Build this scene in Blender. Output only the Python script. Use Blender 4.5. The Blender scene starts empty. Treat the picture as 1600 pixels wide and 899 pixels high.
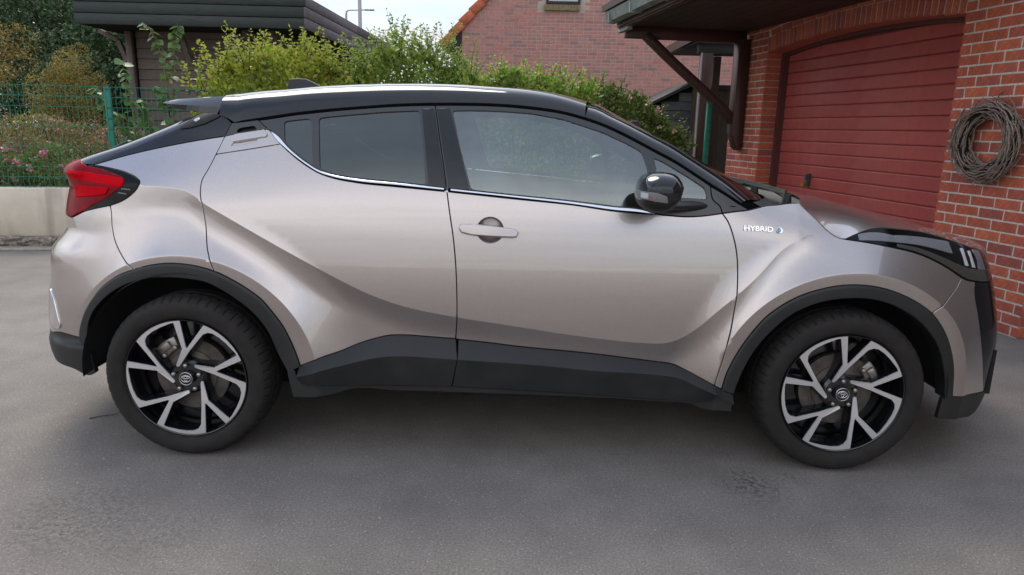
import bpy, bmesh, math, random
import numpy as np
from mathutils import Vector, Matrix
from mathutils.geometry import delaunay_2d_cdt
random.seed(7); RNG = np.random.default_rng(11)
S = bpy.context.scene
COL = S.collection
PI = math.pi

# ------------------------------------------------------------------ camera
def setup_camera():
    yaw, pitch, roll = -0.006772400599282034, 0.22335342540529302, -0.021599105374034172
    cy, sy = math.cos(yaw), math.sin(yaw)
    fwd = Vector((sy*math.cos(pitch), cy*math.cos(pitch), -math.sin(pitch)))
    r0 = Vector((cy, -sy, 0)); u0 = r0.cross(fwd)
    right = math.cos(roll)*r0 - math.sin(roll)*u0
    up = right.cross(fwd)
    cam = bpy.data.cameras.new('camera'); o = bpy.data.objects.new('camera', cam); COL.objects.link(o)
    m = Matrix.Identity(4)
    for i in range(3):
        m[i][0] = right[i]; m[i][1] = up[i]; m[i][2] = -fwd[i]
    m.translation = Vector((0.004723000472449703, -3.5294528975069897, 1.3462293739175395))
    o.matrix_world = m
    cam.sensor_fit = 'HORIZONTAL'; cam.sensor_width = 36; cam.lens = 36*1093.1310906276578/1600
    cam.clip_start = 0.05; cam.clip_end = 800
    S.camera = o
setup_camera()

# ------------------------------------------------------------------ world and sun
SUN_ELEV, SUN_AZ = math.radians(50), math.radians(-25)      # azimuth of the sun, from +y towards +x
def setup_world():
    w = bpy.data.worlds.new('World'); S.world = w; w.use_nodes = True
    n = w.node_tree.nodes; l = w.node_tree.links; n.clear()
    out = n.new('ShaderNodeOutputWorld'); bg = n.new('ShaderNodeBackground')
    sky = n.new('ShaderNodeTexSky'); sky.sky_type = 'NISHITA'; sky.sun_disc = False
    sky.sun_elevation = SUN_ELEV; sky.sun_rotation = SUN_AZ
    sky.air_density = 1.0; sky.dust_density = 0.3
    tc = n.new('ShaderNodeTexCoord')
    sep = n.new('ShaderNodeSeparateXYZ'); l.new(tc.outputs['Generated'], sep.inputs[0])
    # project the direction on a cloud layer overhead
    add = n.new('ShaderNodeMath'); add.operation = 'MAXIMUM'; add.inputs[1].default_value = 0.0; l.new(sep.outputs[2], add.inputs[0])
    ad2 = n.new('ShaderNodeMath'); ad2.inputs[1].default_value = 0.16; l.new(add.outputs[0], ad2.inputs[0])
    dv = n.new('ShaderNodeVectorMath'); dv.operation = 'DIVIDE'
    cmb = n.new('ShaderNodeCombineXYZ')
    for i in range(3): l.new(ad2.outputs[0], cmb.inputs[i])
    l.new(tc.outputs['Generated'], dv.inputs[0]); l.new(cmb.outputs[0], dv.inputs[1])
    noi = n.new('ShaderNodeTexNoise'); noi.inputs['Scale'].default_value = 1.1; noi.inputs['Detail'].default_value = 7; noi.inputs['Roughness'].default_value = .55
    mp = n.new('ShaderNodeMapping'); mp.inputs['Location'].default_value = (3.1, 1.7, 0); mp.inputs['Scale'].default_value = (.55, 1.0, 1)
    l.new(dv.outputs[0], mp.inputs[0]); l.new(mp.outputs[0], noi.inputs['Vector'])
    rmp = n.new('ShaderNodeValToRGB'); e = rmp.color_ramp.elements
    e[0].position = .33; e[0].color = (0, 0, 0, 1); e[1].position = .50; e[1].color = (1, 1, 1, 1)
    l.new(noi.outputs['Fac'], rmp.inputs[0])
    # cloud brightness varies with a second noise
    no2 = n.new('ShaderNodeTexNoise'); no2.inputs['Scale'].default_value = 2.3; no2.inputs['Detail'].default_value = 5
    l.new(mp.outputs[0], no2.inputs['Vector'])
    cr = n.new('ShaderNodeValToRGB'); c = cr.color_ramp.elements
    c[0].position = .36; c[0].color = (.68, .70, .735, 1); c[1].position = .56; c[1].color = (.955, .97, 1.0, 1)
    l.new(no2.outputs['Fac'], cr.inputs[0])
    sc = n.new('ShaderNodeVectorMath'); sc.operation = 'SCALE'; sc.inputs['Scale'].default_value = 6.2
    l.new(cr.outputs[0], sc.inputs[0])
    # the cover is broken overhead: blue sky shows between the clouds there
    hi = n.new('ShaderNodeMapRange'); hi.interpolation_type = 'SMOOTHSTEP'; l.new(sep.outputs[2], hi.inputs[0])
    for i, v in ((1, .44), (2, .76), (3, 1.0), (4, .42)): hi.inputs[i].default_value = v
    cov = n.new('ShaderNodeMath'); cov.operation = 'MULTIPLY'; l.new(rmp.outputs[0], cov.inputs[0]); l.new(hi.outputs[0], cov.inputs[1])
    mx = n.new('ShaderNodeMixRGB'); l.new(cov.outputs[0], mx.inputs[0]); l.new(sky.outputs[0], mx.inputs[1]); l.new(sc.outputs[0], mx.inputs[2])
    # haze takes some light out of the sky near the horizon
    hz = n.new('ShaderNodeMapRange'); hz.interpolation_type = 'SMOOTHSTEP'; l.new(sep.outputs[2], hz.inputs[0])
    for i, v in ((1, .10), (2, .32), (3, .56), (4, 1.0)): hz.inputs[i].default_value = v
    dim = n.new('ShaderNodeVectorMath'); dim.operation = 'SCALE'; l.new(mx.outputs[0], dim.inputs[0]); l.new(hz.outputs[0], dim.inputs['Scale'])
    bg.inputs['Strength'].default_value = 0.15
    l.new(dim.outputs[0], bg.inputs[0]); l.new(bg.outputs[0], out.inputs[0])
setup_world()
def setup_sun():
    s = bpy.data.lights.new('sun', 'SUN'); s.energy = 1.5; s.angle = math.radians(32); s.color = (1, .92, .80)
    o = bpy.data.objects.new('sun', s); COL.objects.link(o)
    d = Vector((math.sin(SUN_AZ)*math.cos(SUN_ELEV), math.cos(SUN_AZ)*math.cos(SUN_ELEV), math.sin(SUN_ELEV)))
    o.rotation_euler = (-d).to_track_quat('-Z', 'Y').to_euler()
setup_sun()
S.view_settings.view_transform = 'Standard'; S.view_settings.look = 'None'
S.view_settings.exposure = 0.92; S.view_settings.gamma = 1.0; S.view_settings.use_curve_mapping = False

# ------------------------------------------------------------------ helpers
def empty(name, loc=(0, 0, 0), rz=0.0):
    o = bpy.data.objects.new(name, None); COL.objects.link(o); o.location = loc; o.rotation_euler = (0, 0, rz)
    o.empty_display_size = .1
    return o
def tag(o, label=None, cat=None, group=None, kind=None):
    if label: o['label'] = label
    if cat: o['category'] = cat
    if group: o['group'] = group
    if kind: o['kind'] = kind
    return o
def link(name, me, parent=None, loc=None):
    o = bpy.data.objects.new(name, me); COL.objects.link(o)
    if parent is not None: o.parent = parent
    if loc is not None: o.location = loc
    return o
def mesh(name, V, F, mats, parent=None, smooth=False, normals=None, mi=None, sharp=None):
    me = bpy.data.meshes.new(name)
    me.from_pydata([tuple(map(float, v)) for v in V], [], [tuple(map(int, f)) for f in F])
    for m in (mats if isinstance(mats, (list, tuple)) else [mats]): me.materials.append(m)
    if mi is not None: me.polygons.foreach_set('material_index', list(mi))
    me.polygons.foreach_set('use_smooth', [bool(smooth)]*len(me.polygons))
    me.update()
    if normals is not None: me.normals_split_custom_set_from_vertices([tuple(map(float, q)) for q in normals])
    elif smooth and sharp: me.set_sharp_from_angle(angle=math.radians(sharp))
    return link(name, me, parent)
class MB:
    def __init__(s): s.V = []; s.F = []; s.M = []
    def add(s, V, F, m=0):
        b = len(s.V); s.V += [tuple(v) for v in V]; s.F += [tuple(i+b for i in f) for f in F]; s.M += [m]*len(F)
    def box(s, c, h, rz=0.0, m=0, R=None):
        R = R or Matrix.Rotation(rz, 3, 'Z'); c = Vector(c)
        V = [c + R @ Vector((sx*h[0], sy*h[1], sz*h[2])) for sx in (-1, 1) for sy in (-1, 1) for sz in (-1, 1)]
        s.add(V, [(0, 1, 3, 2), (4, 6, 7, 5), (0, 4, 5, 1), (2, 3, 7, 6), (0, 2, 6, 4), (1, 5, 7, 3)], m)
    def bar(s, a, b, w, h=None, up=(0, 0, 1), m=0):
        a, b = Vector(a), Vector(b); d = (b-a).normalized(); u = Vector(up)
        x = d.cross(u)
        if x.length < 1e-4: x = d.cross(Vector((1, 0, 0)))
        x.normalize(); y = x.cross(d); h = h or w
        V = [p + x*(sx*w/2) + y*(sy*h/2) for p in (a, b) for sx, sy in ((-1, -1), (1, -1), (1, 1), (-1, 1))]
        s.add(V, [(3, 2, 1, 0), (4, 5, 6, 7), (0, 1, 5, 4), (1, 2, 6, 5), (2, 3, 7, 6), (3, 0, 4, 7)], m)
    def tube(s, P, r, n=8, m=0, caps=True):
        P = [Vector(p) for p in P]; k = len(P); rs = r if isinstance(r, (list, tuple)) else [r]*k
        b = len(s.V); prev = None
        for i, p in enumerate(P):
            d = (P[min(i+1, k-1)] - P[max(i-1, 0)]).normalized()
            x = d.orthogonal() if prev is None else (prev - d*prev.dot(d))
            x.normalize(); prev = x; y = d.cross(x)
            for j in range(n):
                a = 2*PI*j/n; s.V.append(tuple(p + (x*math.cos(a) + y*math.sin(a))*rs[i]))
        for i in range(k-1):
            for j in range(n):
                j2 = (j+1) % n; s.F.append((b+i*n+j, b+i*n+j2, b+(i+1)*n+j2, b+(i+1)*n+j)); s.M.append(m)
        if caps:
            s.F.append(tuple(b+j for j in reversed(range(n)))); s.F.append(tuple(b+(k-1)*n+j for j in range(n))); s.M += [m, m]
    def prism(s, pts, a, b, m=0):
        """polygon pts (3-D, planar, in order) swept by vectors a..b"""
        n = len(pts); a, b = Vector(a), Vector(b)
        V = [Vector(p)+a for p in pts] + [Vector(p)+b for p in pts]
        F = [tuple(range(n)), tuple(reversed(range(n, 2*n)))] + [(i, n+i, n+(i+1) % n, (i+1) % n) for i in range(n)]
        s.add(V, F, m)
    def build(s, name, mats, parent=None, smooth=False, sharp=None):
        return mesh(name, s.V, s.F, mats, parent, smooth, None, s.M, sharp)
def recalc(o):
    bm = bmesh.new(); bm.from_mesh(o.data); bmesh.ops.recalc_face_normals(bm, faces=bm.faces); bm.to_mesh(o.data); bm.free(); return o
def bevel(o, w=.004, seg=2, ang=35):
    bm = bmesh.new(); bm.from_mesh(o.data); bmesh.ops.recalc_face_normals(bm, faces=bm.faces)
    ed = [e for e in bm.edges if len(e.link_faces) == 2 and e.calc_face_angle(0) > math.radians(ang)]
    bmesh.ops.bevel(bm, geom=ed, offset=w, segments=seg, profile=.6, affect='EDGES', clamp_overlap=True)
    for f in bm.faces: f.smooth = True
    bm.to_mesh(o.data); bm.free(); o.data.set_sharp_from_angle(angle=math.radians(50)); return o

# ------------------------------------------------------------------ materials
class NT:
    def __init__(s, name):
        s.m = bpy.data.materials.new(name); s.m.use_nodes = True; s.t = s.m.node_tree; s.n = s.t.nodes; s.l = s.t.links
        s.b = s.n['Principled BSDF']; s.out = s.n['Material Output']; s.tc = None
    def new(s, t, **k):
        x = s.n.new('ShaderNode'+t)
        for a, v in k.items():
            if a in x.inputs: x.inputs[a].default_value = v
            else: setattr(x, a, v)
        return x
    def coord(s, which='Object'):
        if not s.tc: s.tc = s.new('TexCoord')
        return s.tc.outputs[which]
    def noise(s, scale, detail=4, rough=.55, vec=None, which='Object'):
        x = s.new('TexNoise'); x.inputs['Scale'].default_value = scale; x.inputs['Detail'].default_value = detail; x.inputs['Roughness'].default_value = rough
        s.l.new(vec or s.coord(which), x.inputs['Vector']); return x.outputs['Fac']
    def ramp(s, fac, stops, interp='LINEAR'):
        r = s.new('ValToRGB'); r.color_ramp.interpolation = interp; el = r.color_ramp.elements
        while len(el) < len(stops): el.new(.5)
        for e, (p, c) in zip(el, stops): e.position = p; e.color = (*c, 1) if len(c) == 3 else c
        s.l.new(fac, r.inputs[0]); return r.outputs[0]
    def mix(s, a, b, fac, mode='MIX'):
        x = s.new('MixRGB'); x.blend_type = mode
        for i, v in ((1, a), (2, b), (0, fac)):
            if hasattr(v, 'links') or hasattr(v, 'is_linked'): s.l.new(v, x.inputs[i])
            elif i == 0: x.inputs[0].default_value = v
            else: x.inputs[i].default_value = (*v, 1)
        return x.outputs[0]
    def math(s, op, a, b=0.0):
        x = s.new('Math'); x.operation = op
        for i, v in ((0, a), (1, b)):
            if hasattr(v, 'is_linked'): s.l.new(v, x.inputs[i])
            else: x.inputs[i].default_value = v
        return x.outputs[0]
    def set(s, **k):
        for a, v in k.items():
            key = a.replace('_', ' ')
            if hasattr(v, 'is_linked'): s.l.new(v, s.b.inputs[key])
            else: s.b.inputs[key].default_value = (*v, 1) if isinstance(v, tuple) and len(v) == 3 else v
        return s
    def bump(s, h, strength=.3, dist=.01):
        x = s.new('Bump'); x.inputs['Strength'].default_value = strength; x.inputs['Distance'].default_value = dist
        s.l.new(h, x.inputs['Height']); s.l.new(x.outputs[0], s.b.inputs['Normal']); return s
    def rnd(s):
        """one random number per object and per loose piece"""
        a = s.new('ObjectInfo').outputs['Random']; b = s.new('NewGeometry').outputs['Random Per Island']
        return s.math('FRACT', s.math('ADD', a, b))
def simple(name, col, rough=.5, metal=0.0, coat=0.0, var=.12, scale=30, bump=0.0, coat_rough=.03):
    t = NT(name); n = t.noise(scale, 5)
    c1 = tuple(v*(1-var) for v in col); c2 = tuple(min(1, v*(1+var)) for v in col)
    t.set(Base_Color=t.ramp(n, [(.3, c1), (.7, c2)]), Roughness=rough, Metallic=metal, Coat_Weight=coat, Coat_Roughness=coat_rough)
    if bump: t.bump(n, bump, .004)
    return t.m
M = {}
def car_mats():
    t = NT('lilac_silver_paint')
    fl = t.noise(900, 2, .5)
    t.set(Base_Color=t.ramp(fl, [(.35, (.43, .380, .368)), (.65, (.52, .466, .452))]), Metallic=.95, Roughness=t.ramp(fl, [(.3, (.26,)*3), (.7, (.34,)*3)]), Coat_Weight=1.0, Coat_Roughness=.012, Coat_IOR=1.75)
    M['paint'] = t.m
    t = NT('black_gloss_paint'); n = t.noise(60, 3)
    t.set(Base_Color=t.ramp(n, [(.3, (.010, .011, .013)), (.7, (.014, .015, .018))]), Roughness=.12, Coat_Weight=1.0, Coat_Roughness=.01, Coat_IOR=1.5, IOR=1.05)
    M['black'] = t.m
    t = NT('black_frame_film'); n = t.noise(80, 3)
    t.set(Base_Color=t.ramp(n, [(.3, (.020, .020, .022)), (.7, (.028, .028, .030))]), Roughness=.30, Coat_Weight=.5, Coat_Roughness=.22)
    M['frame'] = t.m
    t = NT('grained_black_plastic'); n = t.noise(420, 4, .6); d = t.noise(5, 5, .65)
    t.set(Base_Color=t.ramp(d, [(.35, (.010, .0105, .011)), (.7, (.021, .021, .021))]), Roughness=t.ramp(d, [(.3, (.46,)*3), (.7, (.60,)*3)]))
    t.bump(n, .12, .002); M['plastic'] = t.m
    M['gap'] = simple('dark_seal_rubber', (.006, .006, .007), .7)
    M['liner'] = simple('wheel_well_liner', (.010, .010, .010), .9, var=.3, scale=12, bump=.3)
    M['chrome'] = simple('satin_chrome', (.78, .78, .79), .12, 1.0, var=.03)
    t = NT('machined_alloy'); n = t.noise(260, 3)
    t.set(Base_Color=t.ramp(n, [(.3, (.66, .65, .67)), (.7, (.76, .75, .77))]), Metallic=.8, Roughness=.42, Coat_Weight=.6, Coat_Roughness=.05); M['alloy'] = t.m
    M['wheel_black'] = simple('black_wheel_lacquer', (.007, .007, .009), .22, 0, .6, coat_rough=.08)
    t = NT('tyre_rubber'); n = t.noise(28, 5, .6); g = t.noise(260, 3)
    t.set(Base_Color=t.ramp(n, [(.3, (.010, .0085, .0078)), (.72, (.022, .0175, .015))]), Roughness=.82); t.bump(g, .2, .002); M['tyre'] = t.m
    M['rotor'] = simple('worn_brake_iron', (.13, .115, .105), .45, .8, var=.4, scale=20)
    M['caliper'] = simple('cast_caliper_metal', (.33, .30, .27), .45, .8, var=.35, scale=25, bump=.3)
    M['nut'] = simple('zinc_wheel_nut', (.42, .40, .38), .35, .9)
    t = NT('red_lamp_plastic'); n = t.noise(14, 3)
    t.set(Base_Color=t.ramp(n, [(.3, (.17, .001, .006)), (.7, (.23, .0015, .008))]), Roughness=.5, Coat_Weight=.35, Coat_Roughness=.01, Coat_IOR=1.25, IOR=1.12); M['red'] = t.m
    M['red_bright'] = simple('bright_red_reflector', (.50, .002, .008), .6, 0, 0, var=.08); M['red_bright'].node_tree.nodes['Principled BSDF'].inputs['IOR'].default_value = 1.1
    M['red_dark'] = simple('deep_red_lamp_plastic', (.17, .004, .010), .25, 0, 1.0, var=.1)
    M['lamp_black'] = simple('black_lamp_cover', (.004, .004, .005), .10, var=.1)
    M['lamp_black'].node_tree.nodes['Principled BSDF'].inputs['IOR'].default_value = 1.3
    M['lens_white'] = simple('clear_lamp_insert', (.45, .45, .47), .3, 0, .5, var=.05)
    M['lamp_grey'] = simple('grey_lamp_insert', (.17, .175, .19), .4, .3, .4)
    M['lamp_beige'] = simple('bronze_lamp_trim', (.045, .040, .032), .35, .2, 1.0)
    M['amber'] = simple('amber_bulb', (.5, .12, .03), .3, 0, .6)
    M['cabin'] = simple('dark_cabin_trim', (.016, .016, .018), .8)
    M['seat'] = simple('charcoal_seat_cloth', (.028, .028, .031), .9, bump=.2, scale=200)
    M['belt'] = simple('grey_belt_webbing', (.22, .24, .24), .8)
    M['badge_blue'] = simple('blue_badge_enamel', (.05, .33, .55), .3, 0, 1.0)
    M['sticker'] = simple('pale_sticker_paper', (.50, .52, .50), .7, var=.4, scale=120)
    M['ink'] = simple('sticker_ink', (.12, .13, .13), .7)
    def glass(name, tint, ior, extra):
        t = NT(name); t.n.remove(t.b)
        tr = t.new('BsdfTransparent'); tr.inputs[0].default_value = (*tint, 1)
        gl = t.new('BsdfGlossy'); gl.inputs['Roughness'].default_value = .012; gl.inputs[0].default_value = (.92, 1.0, .98, 1)
        fr = t.new('Fresnel'); fr.inputs['IOR'].default_value = ior
        sm = t.noise(3.2, 4, .6)
        f = t.math('ADD', fr.outputs[0], t.math('MULTIPLY', sm, extra))
        mx = t.new('MixShader'); t.l.new(f, mx.inputs[0]); t.l.new(tr.outputs[0], mx.inputs[1]); t.l.new(gl.outputs[0], mx.inputs[2])
        t.l.new(mx.outputs[0], t.out.inputs[0]); return t.m
    M['glass'] = glass('green_tinted_glass', (.70, .82, .76), 2.05, .17)
    M['privacy'] = glass('dark_privacy_glass', (.035, .04, .045), 1.9, .03)
    M['screen'] = glass('windscreen_glass', (.45, .52, .48), 1.9, .03)
car_mats()

# ================================================================== the car
# x forward, right-hand side at negative y, ground z = 0.  The side of the body is a height field half_width(x, z).
XR_Z = [0.15, 0.3, 0.4, 0.5, 0.6, 0.7, 0.8, 0.86, 0.9, 1.0, 1.1, 1.15, 1.25, 1.35, 1.45, 1.6]
XR = [-1.9862, -2.121, -2.148, -2.1447, -2.1294, -2.1098, -2.0956, -2.049, -2.0235, -2.0229, -2.0272, -2.0042, -1.7333, -1.4905, -1.2858, -1.2825]
XF_Z = [0.15, 0.25, 0.35, 0.45, 0.55, 0.65, 0.75, 0.85, 0.92, 1.0, 1.1]
XF = [2.1998, 2.2322, 2.2362, 2.2405, 2.2291, 2.2022, 2.1759, 2.1576, 2.1126, 2.0526, 1.9926]
CREASE = [[-2.2,1.0922],[-1.5469,1.0922],[-1.4656,1.0921],[-1.357,1.0855],[-1.2966,1.0727],[-1.2452,1.0378],[-1.1507,0.9895],[-1.0206,0.9222],[-0.869,0.8419],[-0.7059,0.7581],[-0.5613,0.6919],[-0.4224,0.6478],[-0.2387,0.6148],[-0.0101,0.5835],[0.2451,0.5485],[0.5009,0.5251],[0.5776,0.5226],[0.6342,0.5337],[0.7177,0.5872],[0.7918,0.6612],[0.8608,0.7255],[0.9076,0.7712],[0.9677,0.8336],[1.0106,0.8852],[1.0662,0.9298],[1.1358,0.9641],[1.2128,0.9877],[1.9,1.0177]]
HOODL = [[0.9,1.085],[1.1,1.078],[1.25,1.035],[1.5,0.992],[1.85,0.93],[2.1,0.85]]
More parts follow.
